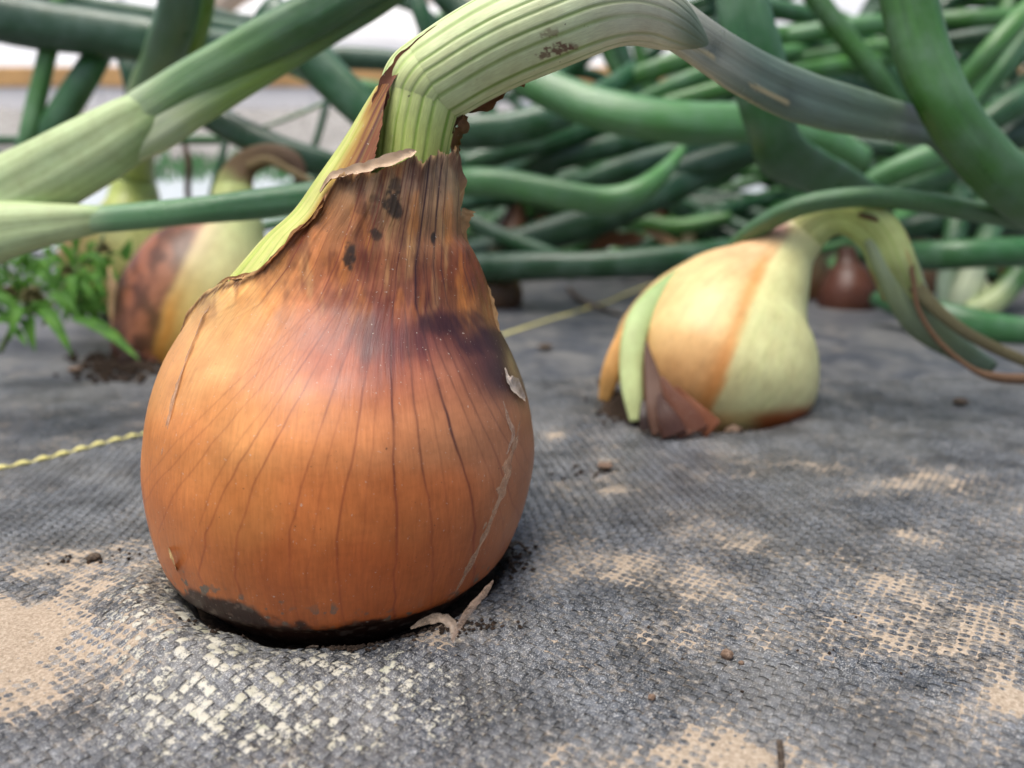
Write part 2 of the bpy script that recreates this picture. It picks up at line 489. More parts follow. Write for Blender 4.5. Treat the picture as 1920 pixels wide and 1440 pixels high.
def tapes(name, D1, D2, phase, width, seed):
    """strips that run along D1, spaced along D2"""
    J = np.arange(-220, 290)                # which strip
    K = np.arange(-290 * 4, 330 * 4)        # samples along, 4 per crossing
    jj, kk = np.meshgrid(J, K, indexing='ij')
    s = kk / 4.0 * PITCH_T
    wob = 0.05 * (vn(kk / 9.0, jj * 3.7, 0, seed) - 0.5)
    cross = np.array((-1.0, 0.0, 1.0))
    wv = width * (0.92 + 0.16 * vn(jj * 1.7, kk / 30.0, 0, seed + 1))
    off = (jj * PITCH_T + wob)[..., None] + cross * 0.5 * wv[..., None]
    x = s[..., None] * D1[0] + off * D2[0] - 2
    y = s[..., None] * D1[1] + off * D2[1] + 18
    # keep the strips that stand near the picture
    px, py, d = proj(np.stack([x[..., 1], y[..., 1], np.zeros_like(s)], -1))
    ok = (px > -260) & (px < 2180) & (py < 1900) & (y[..., 1] > 6.0) & (d < 37.5)
    for (hx, hy, rx, ry) in HOLES:
        ok &= np.hypot((x[..., 1] - hx) / rx, (y[..., 1] - hy) / ry) * rx - rx > -0.10 + 0.12 * (vn(jj * 0.9, kk * .2, 0, seed + 8) - .5)
    use = ok[:, :-1] & ok[:, 1:]
    vid = np.zeros(ok.shape, bool); vid[:, :-1] |= use; vid[:, 1:] |= use
    idx = -np.ones(ok.shape, int); idx[vid] = np.arange(vid.sum())
    xs, ys = x[vid], y[vid]
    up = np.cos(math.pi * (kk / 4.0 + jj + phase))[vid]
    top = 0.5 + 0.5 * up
    jit = (vn(kk[vid] / 4.0, jj[vid] * 2.3, 0, seed + 4) - 0.5)
    z = ground_h(xs, ys) + (0.021 * up + 0.015 * jit)[:, None] + np.array((-0.006, 0.006, -0.010)) * (0.4 + 0.6 * top)[:, None]
    V = np.stack([xs, ys, z], -1)
    sand = sand_amount(xs, ys) - 0.20 * top[:, None] * np.array((0.7, 1, 0.7))
    lic = blobs(xs, ys, LICHEN) * (0.35 + 0.75 * top[:, None]) * np.array((0.86, 1.1, 0.86)) * (0.45 + 0.95 * sstep(.2, 1.0, hash3(np.floor(kk[vid] / 4.0 + .5), jj[vid], jj[vid] * 0 + seed)))[:, None]
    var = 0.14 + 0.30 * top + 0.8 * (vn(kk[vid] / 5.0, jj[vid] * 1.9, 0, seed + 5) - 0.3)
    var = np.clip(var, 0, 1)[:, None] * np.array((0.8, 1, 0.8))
    col = np.stack([sand, lic, var], -1)
    a = idx[:, :-1][use] * 3; b = idx[:, 1:][use] * 3
    f = np.concatenate([np.stack([a, a + 1, b + 1, b], -1), np.stack([a + 1, a + 2, b + 2, b + 1], -1)])
    o = mesh(name, V, f, M_TAPE, mat_o, col)
    tag(o, kind="stuff")
    return o
tapes("woven_tape", DB, DA, 0.0, PITCH_T * 0.95, 11)
tapes("woven_tape", DA, DB, 1.0, PITCH_T * 0.90, 57)

# ---- sand that has settled into and over the weave
sx = np.arange(-21, 27, 0.11); sy = np.arange(7.5, 37, 0.11)
X, Y = np.meshgrid(sx, sy)
amt = sand_amount(X, Y) * sstep(36.5, 31, Y)
Z = ground_h(X, Y) - 0.068 + 0.112 * amt + 0.05 * (fbm(X / 0.3, Y / 0.3, 0, 2, 77) - 0.5)
px, py, d = proj(np.stack([X, Y, Z], -1))
keep = (px > -200) & (px < 2100) & (py < 1800) & (amt > 0.16)
for (hx, hy, rx, ry) in HOLES:
    keep &= np.hypot(X - hx, Y - hy) > rx + 0.15
V = np.stack([X, Y, Z], -1)
f = grid_faces(len(sx), len(sy)); f = f[keep.ravel()[f].all(1)]
sand_o = mesh("sand", V, f, M_SAND)
tag(sand_o, "pale tan sand settled between the tapes of the weed mat", "sand", None, "stuff")

# ---- yellow marking thread of the mat: a chain of short stitches
def thread_path():
    P = [on_ground(*p) for p in ((-330, 955), (0, 878), (262, 812), (620, 715), (940, 627), (1180, 550), (1330, 500))]
    C = catmull(np.array(P), 60)
    seg = np.concatenate([[0], np.cumsum(np.linalg.norm(np.diff(C, axis=0), axis=1))])
    s = np.arange(0, seg[-1], 0.09)
    return np.stack([np.interp(s, seg, C[:, k]) for k in range(3)], -1), s
C, s = thread_path()
C[:, 2] = ground_h(C[:, 0], C[:, 1])
T, Nn, B = frames(C)
side = np.stack([T[:, 1], -T[:, 0], np.zeros(len(T))], -1)
C = C + side * (0.05 * np.sin(s * 2 * math.pi / 0.62))[:, None]
C[:, 2] += 0.05 + 0.035 * np.sin(s * 2 * math.pi / 0.62 + 1.0)
R = 0.10 * (0.75 + 0.35 * np.sin(s * 2 * math.pi / 0.62 + 1.0))
ang = np.linspace(0, 2 * math.pi, 7, endpoint=False)
V = C[:, None] + R[:, None, None] * (side[:, None] * np.cos(ang)[None, :, None] * 1.3 + np.array((0, 0, 1.0)) * np.sin(ang)[None, :, None] * 0.7)
mesh("marking_thread", V, grid_faces(7, len(C), True), M_YELLOW, mat_o)

# ---- path, gravel bank and grass strip in the distance
def strip(name, x0, x1, prof, m, nx=60, ny=8, amp=0.0, seed=3):
    pr = catmull(np.array(prof, float), ny)
    xs = np.linspace(x0, x1, nx)
    X = np.repeat(xs[None, :], len(pr), 0); Y = np.repeat(pr[:, :1], nx, 1); Z = np.repeat(pr[:, 1:2], nx, 1)
    Z = Z + amp * (fbm(X / 14, Y / 14, 0, 4, seed) - 0.5)
    return mesh(name, np.stack([X, Y, Z], -1), grid_faces(nx, len(pr)), m)

def flat_mat(name, c, rough=0.6, trans=0.0, var=0.12, scale=0.05):
    m, nt, b = new_mat(name)
    oc = objcoord(nt, 100)
    n = noise(nt, oc, scale, 4)
    nt.links.new(ramp(nt, n, [(0.3, tuple(np.array(c) * (1 - var))), (0.7, tuple(np.minimum(np.array(c) * (1 + var), 0.9)))]), b.inputs["Base Color"])
    b.inputs["Roughness"].default_value = rough
    if trans:
        t = N_(nt, "ShaderNodeBsdfTranslucent"); t.inputs[0].default_value = (0.86, 0.87, 0.89, 1)
        mx = N_(nt, "ShaderNodeMixShader"); mx.inputs[0].default_value = trans
        nt.links.new(b.outputs[0], mx.inputs[1]); nt.links.new(t.outputs[0], mx.inputs[2])
        nt.links.new(mx.outputs[0], nt.nodes["Material Output"].inputs["Surface"])
    return m
M_FILM = flat_mat("white_film", (0.88, 0.89, 0.91), 0.35, 0.3, 0.05, 0.02)
M_TIMBER = flat_mat("orange_timber", (0.62, 0.36, 0.14), 0.6, 0, 0.2, 0.08)
M_TAN = flat_mat("tan_timber", (0.55, 0.44, 0.34), 0.6, 0, 0.15, 0.08)
M_BOARD = flat_mat("white_board", (0.80, 0.78, 0.77), 0.6, 0, 0.05)
M_PATH = flat_mat("pale_path_sheet", (0.42, 0.46, 0.47), 0.5, 0, 0.1)
M_GRASS = flat_mat("grass_green", (0.10, 0.24, 0.09), 0.6, 0, 0.3, 0.5)

tag(strip("path", -500, 500, [(120, 0.6), (150, 6), (185, 12), (205, 15)], M_PATH, amp=1.0), "pale plastic covered path beyond the onion bed", None, None, "structure")
tag(strip("bank", -500, 600, [(196, 12), (225, 19), (262, 31), (300, 41), (350, 45)], M_GRAVEL, nx=160, ny=10, amp=4.0), "grey gravel bank below the greenhouse wall", None, None, "structure")
gr = random.Random(5)
Vg, Fg = [], []
for q in range(2600):
    x = gr.uniform(-260, 260); y = gr.uniform(188, 212); h = gr.uniform(2, 5.5); a = gr.uniform(0, 6.3); w = gr.uniform(.3, .7)
    z = 12.0 + (y - 188) * 0.22
    i = len(Vg); dx, dy = math.cos(a) * w, math.sin(a) * w
    Vg += [(x - dx, y - dy, z), (x + dx, y + dy, z), (x + dx * .6 + gr.uniform(-1, 1), y + dy * .6, z + h * .6), (x + gr.uniform(-2, 2), y, z + h)]
    Fg.append((i, i + 1, i + 2, i + 3))
tag(mesh("grass", Vg, Fg, M_GRASS, smooth=False), "thin strip of green grass at the foot of the gravel bank", "grass", None, "stuff")
# gravel stones
Vg, Fg = [], []
for q in range(3000):
    x = gr.uniform(-230, 260); t = gr.random(); y = 214 + t * 115; r = gr.uniform(0.8, 2.4)
    z = 16.5 + 27 * min(1, t * 1.06) ** 0.92
    i = len(Vg)
    for (ax, ay, az) in ((1, 0, 0), (-1, 0, 0), (0, 1, 0), (0, -1, 0), (0, 0, 1), (0, 0, -1)):
        k = r * gr.uniform(.7, 1.2); Vg.append((x + ax * k, y + ay * k, z + az * k * .8))
    Fg += [(i, i+2, i+4), (i+2, i+1, i+4), (i+1, i+3, i+4), (i+3, i, i+4), (i+2, i, i+5), (i+1, i+2, i+5), (i+3, i+1, i+5), (i, i+3, i+5)]
tag(mesh("gravel", Vg, Fg, M_GRAVEL, smooth=False), "loose grey stones lying on the bank", "gravel", None, "stuff")

def box(name, c, s, m, parent, rot=0.0, bev=0.6, tilt=0.0):
    x, y, z = (np.array(s) / 2.0)
    bx = min(bev, x * .4, y * .4, z * .4)
    V = []
    # bevelled box: two inset caps and two full rings
    rings = [(x - bx, y - bx, -z), (x, y, -z + bx), (x, y, z - bx), (x - bx, y - bx, z)]
    for (rx, ry, rz) in rings:
        V += [(-rx, -ry, rz), (rx, -ry, rz), (rx, ry, rz), (-rx, ry, rz)]
    V = np.array(V)
    cr, sr = math.cos(rot), math.sin(rot)
    V = np.stack([V[:, 0] * cr - V[:, 2] * sr, V[:, 1], V[:, 0] * sr + V[:, 2] * cr], -1)
    ct_, st_ = math.cos(tilt), math.sin(tilt)
    V = np.stack([V[:, 0], V[:, 1] * ct_ + V[:, 2] * st_, V[:, 2] * ct_ - V[:, 1] * st_], -1) + np.array(c)
    f = [(3, 2, 1, 0), (12, 13, 14, 15)]
    for r in range(3):
        for k in range(4):
            f.append((r*4 + k, r*4 + (k+1) % 4, (r+1)*4 + (k+1) % 4, (r+1)*4 + k))
    return mesh(name, V, f, m, parent, smooth=False)

WALL_Y = 345.0
gw = thing("greenhouse_wall", "white film greenhouse wall with an orange timber rail beyond the bank", "greenhouse", None, (0, WALL_Y, 55)); gw["kind"] = "thing"
for k in range(-5, 8):
    x0 = k * 92.0 - 40
    box("panel", (x0, WALL_Y + 52, 144), (89, 0.8, 190), M_FILM, gw, tilt=0.55)  # panels and posts lean back so the film catches more skylight
    box("post", (x0 + 46, WALL_Y + 50, 144), (4.2, 3.4, 200), M_BOARD, gw, tilt=0.55)
    box("rail", (x0, WALL_Y - 1.5, 59.5), (91, 3, 8.0), M_TIMBER, gw)
    box("base_board", (x0, WALL_Y - 0.5, 50.0), (91.5, 2.6, 10.6), M_BOARD, gw)
br = np.array([(-130, WALL_Y - 4, 92, 5), (-105, WALL_Y - 4, 106, 5), (-70, WALL_Y - 4, 113, 5.5), (-35, WALL_Y - 4, 104, 5.5), (-12, WALL_Y - 4, 92, 5), (5, WALL_Y - 4, 74, 5)], float)
br[:, 2] -= 10
tube("brace", br, M_TAN, gw, (0.5, 0.4, 0.3), nr=10)

# =====================================================================
# the big brown onion in front
# =====================================================================
def row(py, xl, xr, Ya=MAIN_Y):
    """a silhouette row of the photograph -> ring (z, cx, R) round a vertical axis at depth Ya"""
    z = CAM_H - Ya * math.tan(PITCH + math.atan((py - 720.0) / F))
    d = Ya * CT + (CAM_H - z) * ST
    al, be = math.atan((xl - 960) / F), math.atan((xr - 960) / F)
    X = d * math.tan((al + be) / 2)
    return (z, X, math.hypot(X, d) * math.sin((be - al) / 2))

SIL = [(1000, 312, 955), (930, 282, 983), (850, 266, 999), (780, 269, 993), (720, 279, 979), (660, 300, 955), (605, 335, 927), (557, 374, 915),
       (513, 421, 903), (470, 462, 884), (438, 494, 863), (395, 545, 860), (339, 587, 855), (284, 627, 847), (240, 656, 843), (200, 680, 843), (165, 702, 850)]
rows = [row(*r) for r in SIL]
z0, c0, r0 = rows[0]
rows = [(-1.35, c0, 1.2), (-1.05, c0, 2.05), (-0.60, c0, 2.75), (-0.10, c0, 3.28), (0.30, c0, 3.62)] + [r for r in rows if r[0] > 0.6]
ROWS = np.array(rows)
rs = catmull(ROWS, 12)
RZ = rs[:, 0]
def ring(z):
    return np.interp(z, RZ, rs[:, 1]), np.interp(z, RZ, rs[:, 2])
DR_Z = np.linspace(-2, 13, 600)
DR_V = np.interp(DR_Z, [0, 4.3, 5.2, 5.9, 6.5, 7.2, 8.6, 10], [1, 1, .91, .76, .66, .66, .84, .95])
_k = np.exp(-np.linspace(-2.5, 2.5, 49) ** 2); DR_V = np.convolve(np.pad(DR_V, 24, mode='edge'), _k / _k.sum(), 'valid')
def depth_ratio(z):
    return np.interp(z, DR_Z, DR_V)
def main_surface(phi, z, off=0.0):
    c, r = ring(z)
    r = r + off
    return np.stack([c + r * np.sin(phi), MAIN_Y - r * depth_ratio(z) * np.cos(phi), z + 0 * phi], -1)

# look-up: pixel -> (phi, z) on the near face
_p, _z = np.meshgrid(np.linspace(-1.75, 1.75, 500), np.linspace(-0.5, RZ[-1], 600))
_x, _y, _d = proj(main_surface(_p, _z))
def surf_at(px, py):
    q = (_x - px) ** 2 + (_y - py) ** 2 + 4000 * np.maximum(np.abs(_p) - 1.55, 0)
    k = np.argmin(q)
    return _p.flat[k], _z.flat[k]

SKIN_A = [(300,700,(210,138,78)),(400,650,(216,150,90)),(330,850,(208,124,64)),(450,800,(212,134,72)),(560,800,(208,124,66)),(650,800,(204,120,66)),(740,800,(196,118,70)),  # skin colours with some shading of the bulb's side and underside left in
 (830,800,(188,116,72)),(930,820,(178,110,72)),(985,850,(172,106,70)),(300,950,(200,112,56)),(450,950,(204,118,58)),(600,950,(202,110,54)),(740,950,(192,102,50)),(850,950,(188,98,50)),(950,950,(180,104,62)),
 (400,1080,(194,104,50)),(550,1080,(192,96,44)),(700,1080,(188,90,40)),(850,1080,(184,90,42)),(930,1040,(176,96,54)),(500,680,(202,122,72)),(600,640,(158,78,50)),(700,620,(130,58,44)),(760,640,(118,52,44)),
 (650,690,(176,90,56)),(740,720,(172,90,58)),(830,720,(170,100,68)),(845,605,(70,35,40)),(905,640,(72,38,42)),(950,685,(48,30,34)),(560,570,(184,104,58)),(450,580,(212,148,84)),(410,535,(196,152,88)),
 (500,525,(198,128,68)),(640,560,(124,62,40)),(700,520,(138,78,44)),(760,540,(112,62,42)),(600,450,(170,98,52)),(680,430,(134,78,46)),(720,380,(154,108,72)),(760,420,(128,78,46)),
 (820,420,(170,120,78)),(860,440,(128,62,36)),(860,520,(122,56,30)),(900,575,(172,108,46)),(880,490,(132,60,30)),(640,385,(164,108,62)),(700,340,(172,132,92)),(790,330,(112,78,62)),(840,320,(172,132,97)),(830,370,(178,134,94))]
VEIN_PX = [(290, 880, .3), (318, 880, .35), (350, 900, .35), (395, 980, .6), (430, 860, .35), (480, 900, .65), (555, 950, .55), (600, 900, .3), (650, 900, .7), (690, 920, .25), (737, 900, 1.0), (800, 900, .7), (826, 860, .25),
           (872, 900, .95), (905, 860, .45), (928, 850, .55), (962, 850, .4), (985, 850, .3)]
VEINS = None
er = random.Random(3)
EXTRA = [(er.uniform(-2.6, 2.2), er.uniform(.35, .9)) for _ in range(24)]
BACKV = [(10 + er.uniform(1.6, 4.7), er.uniform(.3, .8)) for _ in range(20)]
SPOTS = [(737, 385, 20, 30, .9), (655, 482, 13, 30, .9), (704, 440, 14, 12, .8), (742, 348, 14, 20, .7), (690, 395, 26, 16, .35), (812, 447, 5, 14, .9), (700, 372, 12, 12, .5)]

def wrap(a):
    return (a + math.pi) % (2 * math.pi) - math.pi

FAN_Y = [300, 400, 500, 570, 650, 740, 830, 910, 1000, 1080, 1150, 1220]
FAN_S = [.165, .185, .22, .27, .41, .58, .75, .88, .98, 1.0, .93, .82]
FAN_C = [778, 762, 745, 738, 735, 735, 735, 735, 735, 735, 735, 735]
def fan(px, py):
    """the veins fan out from the neck, which leans a little toward the viewer"""
    sc_ = np.interp(py, FAN_Y, FAN_S) * 365.0
    return (px - np.interp(py, FAN_Y, FAN_C)) / sc_, sc_
def grain_angle(phi, z, V):
    px, py, d = proj(V)
    u, sc_ = fan(px, py)
    return np.where(np.cos(phi) > 0, u, phi + 10), sc_ / F * d

def paint_skin(phi, z, V):
    VEINS = [(float(fan(x, y)[0]), w) for (x, y, w) in VEIN_PX]
    px, py, d = proj(V)
    ps, rv = grain_angle(phi, z, V)
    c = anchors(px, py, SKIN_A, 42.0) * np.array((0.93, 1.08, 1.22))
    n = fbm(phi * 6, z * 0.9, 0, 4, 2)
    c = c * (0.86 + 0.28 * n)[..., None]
    hz = sstep(640, 545, py + 50 * (fbm(phi * 8, z * .3, 0, 3, 90) - .5))    # the collar, where the skin has dried dark
    stx = fbm(ps * 3.4, z * 0.45, 3, 3, 8)
    c = c * (1 + hz * 0.34 * (stx - 0.5) * 2)[..., None]
    bl = fbm(px / 38, py / 38, 0, 4, 27)
    c = c * (1 + hz * 0.55 * (bl - 0.5) * 2)[..., None]
    c = mix(c, lin((204, 160, 104)), hz * 0.32 * sstep(0.52, 0.72, fbm(px / 22 + 4, py / 120, 1, 4, 14)))
    c = mix(c, lin((196, 120, 48)), hz * 0.40 * sstep(0.52, 0.72, fbm(px / 30 + 2, py / 100, 8, 4, 24)))
    c = mix(c, lin((84, 34, 24)), hz * 0.55 * sstep(0.50, 0.70, fbm(px / 26 + 9, py / 100, 6, 4, 15)))
    fine = fbm(ps * 13, z * 0.9, 2, 3, 18)
    c = c * (1 + hz * 0.22 * (fine - 0.5) * 2)[..., None]
    c = c * (1 + 0.10 * hz)[..., None]
    # purple flush spreading down from the shoulder between the veins
    fl = sstep(0.40, 0.72, fbm(ps * 9 + 1, z * 0.7, 2, 3, 4)) * np.exp(-((py - 655) / 62) ** 2) * np.exp(-((px - 730) / 130) ** 2)
    c = mix(c, lin((86, 34, 40)), 0.75 * fl)
    for (x, y, rx, ry, w) in ((845, 606, 62, 30, .85), (905, 640, 52, 30, .9), (952, 690, 26, 46, .9), (775, 640, 30, 50, .45), (690, 640, 40, 50, .4)):   # purple-black stain at the foot of the collar
        q = ((px - x) / rx) ** 2 + ((py - y) / ry) ** 2 + 1.5 * (fbm(ps * 7, py / 60, 3, 3, 19) - 0.5)
        c = mix(c, lin((50, 28, 34)), w * sstep(1.3, 0.1, q) * (np.cos(phi) > 0))
    lower = sstep(0.3, 4.5, z)
    shp = c.shape
    cf = c.reshape(-1, 3); psf, zf, hf, lf, rf = ps.ravel(), z.ravel(), hz.ravel(), lower.ravel(), rv.ravel()
    for q, (p0, w) in enumerate(VEINS + EXTRA + BACKV):
        ext = q >= len(VEINS)
        m = np.where(np.abs(psf - p0) < 0.16)[0]
        if not len(m): continue
        P_, Z_, H_, Lo = psf[m], zf[m], hf[m], lf[m]
        wig = 0.045 * (vn(Z_ * 0.7, q * 3.3, 0, 5) - 0.5) + 0.014 * (vn(Z_ * 3.5, q * 1.3, 0, 6) - 0.5)
        dist = np.abs(P_ - p0 - wig) * rf[m]
        half = (0.016 + 0.010 * vn(Z_ * 2, q * 2.1, 0, 9)) * (0.8 + 0.5 * w) * (1 - 0.45 * H_)
        a = np.exp(-(dist / half) ** 2) * w
        if ext and q < len(VEINS) + len(EXTRA):
            a = a * H_ * (0.5 + 0.5 * sstep(0.3, 0.6, vn(Z_ * 1.1, q * 5.5, 0, 3)))
        else:
            a = a * (0.72 + 0.28 * Lo) * (0.55 + 0.6 * vn(Z_ * 1.6, q * 7.7, 0, 12))
            a = np.maximum(a, 0.12 * w * np.exp(-(dist / (half * 4)) ** 2) * Lo)
        cc = cf[m]
        vc = mix(np.broadcast_to(lin((140, 62, 38)), cc.shape), lin((52, 28, 34)), np.clip(sstep(1.5, 4.8, Z_) * (0.45 + 0.55 * sstep(-0.5, 0.4, P_)), 0, 1))
        cf[m] = mix(cc, vc, np.clip(a, 0, 0.88))
    c = cf.reshape(shp)
    # fine cross lines and a few hairline scratches
    c = c * (1 - 0.05 * sstep(0.62, 0.7, vn(phi * 30, z * 16, 0, 31)))[..., None]
    for (x, y, rx, ry, w) in SPOTS:
        q = ((px - x) / rx) ** 2 + ((py - y) / ry) ** 2 + 1.6 * (fbm(px / 9, py / 9, 0, 3, 17) - 0.5)
        c = mix(c, lin((36, 32, 26)), w * sstep(1.2, 0.2, q) * (np.cos(phi) > 0))
    # soil crust round the base
    edge = 0.46 + 0.62 * np.exp(-((phi + 0.45) / 0.55) ** 2) + 0.9 * (fbm(phi * 7, z * 2.0, 0, 4, 44) - 0.5)
    dirt = sstep(edge + 0.16, edge - 0.10, z)
    c = mix(c, lin((34, 22, 17)), dirt * 0.96)
    c = mix(c, lin((120, 100, 84)), dirt * 0.5 * sstep(0.64, 0.72, fbm(phi * 30, z * 9, 0, 2, 45)))
    gy = sstep(0.68, 0.74, fbm(phi * 26, z * 7, 0, 2, 46)) * np.exp(-((z - edge - 0.15) / 0.22) ** 2)
    c = mix(c, lin((104, 98, 84)), gy)
    return c

onion = thing("onion_plant", "large orange brown onion with torn brown collar and bent pale green neck", "onion", None, (ROWS[4][1], MAIN_Y, 0))

# sheet phi samples: dense on the near side
def phi_samples(nf, nb):
    return np.concatenate([np.linspace(-1.7, 1.7, nf, endpoint=False), np.linspace(1.7, 2 * math.pi - 1.7, nb, endpoint=False)])

# --- inner layer: yellow-green sheath that shows above the torn skin
phi = phi_samples(150, 60); zz = np.linspace(3.0, RZ[-1], 170)
PH, ZZ = np.meshgrid(phi, zz)
V = main_surface(PH, ZZ, -0.02 + 0.035 * (fbm(PH * 5, ZZ * .4, 0, 3, 61) - 0.5))
px, py, d = proj(V)
c = mix(np.broadcast_to(lin((184, 196, 96)), V.shape), lin((202, 202, 120)), sstep(0.35, 0.7, fbm(PH * 12, ZZ * .5, 0, 3, 62)))
c = mix(c, lin((150, 172, 70)), 0.7 * sstep(0.55, 0.75, fbm(PH * 30, ZZ * .25, 0, 2, 63)))
edge_phi = np.interp(ZZ, [4.5, 6.5, 7.6, 8.6, 9.2, 10.05, 10.8, 11.4], [0.3, 0.12, 0.02, -0.06, -0.10, -0.20, -0.48, -1.15])
br_ = sstep(0.80, 0.10, edge_phi - PH + 0.25 * (fbm(PH * 9, ZZ, 0, 3, 64) - 0.5)) * sstep(6.3, 7.8, ZZ)
c = mix(c, lin((172, 122, 56)), sstep(0.0, 0.4, br_) * 0.8)
c = mix(c, lin((128, 72, 42)), sstep(0.30, 0.8, br_) * (0.5 + 0.5 * sstep(0.4, 0.6, fbm(PH * 18, ZZ * .5, 0, 3, 65))))
c = mix(c, lin((66, 36, 38)), 0.65 * sstep(0.45, 0.9, br_) * sstep(0.5, 0.7, fbm(PH * 25, ZZ * .4, 2, 3, 66)))
keep = (ZZ < 7.4) | ((wrap(PH) < edge_phi + 0.06 * (fbm(ZZ * 2, PH * 0, 0, 3, 67) - 0.5)) & (wrap(PH) > -3.0))
f = grid_faces(len(phi), len(zz), True); f = f[keep.ravel()[f].all(1)]
mesh("sheath", V, f, M_NECK, onion, c, np.stack([PH / 6.283, ZZ * .1, PH * 0], -1))

# --- outer layer: the brown skin with its ragged top
TOP_PX = [(360, 584), (392, 553), (429, 526), (471, 516), (497, 505), (524, 482), (541, 462), (556, 442), (582, 420), (603, 403), (619, 367), (634, 350), (647, 331), (670, 326), (706, 322), (735, 316), (758, 298), (772, 288), (786, 304), (800, 296), (814, 282), (826, 292), (838, 280), (848, 290), (857, 272)]
tp = sorted(surf_at(*p) for p in TOP_PX)
tphi = np.array([-2.6, -1.9] + [t[0] for t in tp] + [2.2, 3.2, 2 * math.pi - 2.6, 2 * math.pi - 1.9])
tz = np.array([4.2, 4.6] + [t[1] for t in tp] + [8.0, 6.6, 4.2, 4.6])
o_ = np.argsort(tphi); tphi, tz = tphi[o_], tz[o_]
_m = (tphi > -2.0) & (tphi < 0.4); tz[_m] = np.maximum.accumulate(tz[_m])
phi = phi_samples(700, 70)
nz = 380
ph1 = phi[None, :]
ztop = np.interp(phi, tphi, tz) + 0.26 * (fbm(phi * 9, phi * 0, 0, 4, 71) - 0.5) + 0.07 * (vn(phi * 60, phi * 0, 0, 72) - 0.5)
tt = np.linspace(0, 1, nz) ** 0.9
ZZ = -1.3 + (ztop[None, :] + 1.3) * tt[:, None]
PH = np.repeat(ph1, nz, 0)
dtop = ztop[None, :] - ZZ
# wavy, slightly lifted torn edge; ribbed collar
curl = np.exp(-(dtop / 0.22) ** 2) * (0.03 + 0.26 * fbm(PH * 7, ZZ * 0, 0, 3, 73) ** 1.5) * sstep(3.5, 5.0, ZZ)
ribs = 0.085 * (fbm(PH * 9, ZZ * 0.45, 0, 4, 74) - 0.5) * sstep(5.4, 6.8, ZZ)
lump = 0.03 * (fbm(PH * 2, ZZ * 0.6, 0, 3, 75) - 0.5)
flare = 0.03 * np.exp(-((PH - 1.15) / 0.35) ** 2) * np.exp(-((ZZ - 5.6) / 0.6) ** 2)
V = main_surface(PH, ZZ, 0.035 + curl + ribs + lump + flare)
# long furrows follow the veins a little
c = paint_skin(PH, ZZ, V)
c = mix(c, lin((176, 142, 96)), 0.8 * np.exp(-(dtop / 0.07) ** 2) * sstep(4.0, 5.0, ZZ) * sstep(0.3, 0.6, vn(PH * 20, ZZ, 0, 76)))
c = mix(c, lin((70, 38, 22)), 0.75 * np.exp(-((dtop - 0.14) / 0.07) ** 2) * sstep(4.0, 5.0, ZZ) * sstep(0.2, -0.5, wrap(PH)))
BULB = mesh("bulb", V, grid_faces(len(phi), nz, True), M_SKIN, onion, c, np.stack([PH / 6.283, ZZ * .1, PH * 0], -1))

# --- papery strips, flaps
def ribbon(name, P, W, m, parent, color, alpha=1.0, n=10, across=6, curl=0.0, nrm=None, ragged=0.15, seed=0):
    """P: centre points (cm); W: widths; nrm: outward normals per point (or None)"""
    P = np.array(P, float); W = np.array(W, float)
    C = catmull(np.column_stack([P, W] + ([np.array(nrm, float)] if nrm is not None else [])), n)
    Pc, Wc = C[:, :3], np.maximum(C[:, 3], 0.004)
    T = np.gradient(Pc, axis=0); T /= np.linalg.norm(T, axis=1)[:, None] + 1e-9
    if nrm is not None: Nn = C[:, 4:7]
    else: Nn = np.tile(np.array((0, -0.9, 0.44)), (len(Pc), 1))
    Nn = Nn - T * (T * Nn).sum(1)[:, None]; Nn /= np.linalg.norm(Nn, axis=1)[:, None] + 1e-9
    S = np.cross(T, Nn)
    u = np.linspace(-1, 1, across)
    s = np.arange(len(Pc))
    wl = Wc * (1 + ragged * (vn(s / 2.3, s * 0, 0, seed) - .5) * 2); wr = Wc * (1 + ragged * (vn(s / 1.9, s * 0 + 5, 0, seed + 1) - .5) * 2)
    half = np.where(u[None, :] < 0, wl[:, None], wr[:, None]) * 0.5
    lift = curl * (u[None, :] ** 2) * Wc[:, None] + 0.12 * Wc[:, None] * (vn(s[:, None] / 2.0, u[None, :] * 1.5 + 9, 0, seed + 3) - .5)
    V = Pc[:, None] + S[:, None] * (u[None, :] * half)[..., None] + Nn[:, None] * lift[..., None]
    col = np.broadcast_to(lin(color), V.shape) * (0.8 + 0.4 * vn(s[:, None] / 3.0, u[None, :] * 3, 0, seed + 4))[..., None]
    suv = np.stack([np.broadcast_to(u[None, :], half.shape), np.broadcast_to(s[:, None] * .1, half.shape), np.full(half.shape, alpha)], -1)
    return mesh(name, V, grid_faces(across, len(Pc)), m, parent, col, suv)

def on_main(px, py, off=0.06):
    p, z = surf_at(px, py)
    v = main_surface(np.array(p), np.array(z), off)
    n = np.array((math.sin(p), -math.cos(p), 0.15)); return v, n / np.linalg.norm(n)

def skin_strip(name, pts, color, alpha, seed, off=0.05, curl=0.0, m=None, ragged=.3):
    Q = [on_main(x, y, off) for (x, y, w) in pts]
    ribbon(name, [q[0] for q in Q], [w for (_, _, w) in pts], m or M_PAPER, BULB, color, alpha, 10, 7, curl, [q[1] for q in Q], ragged, seed)

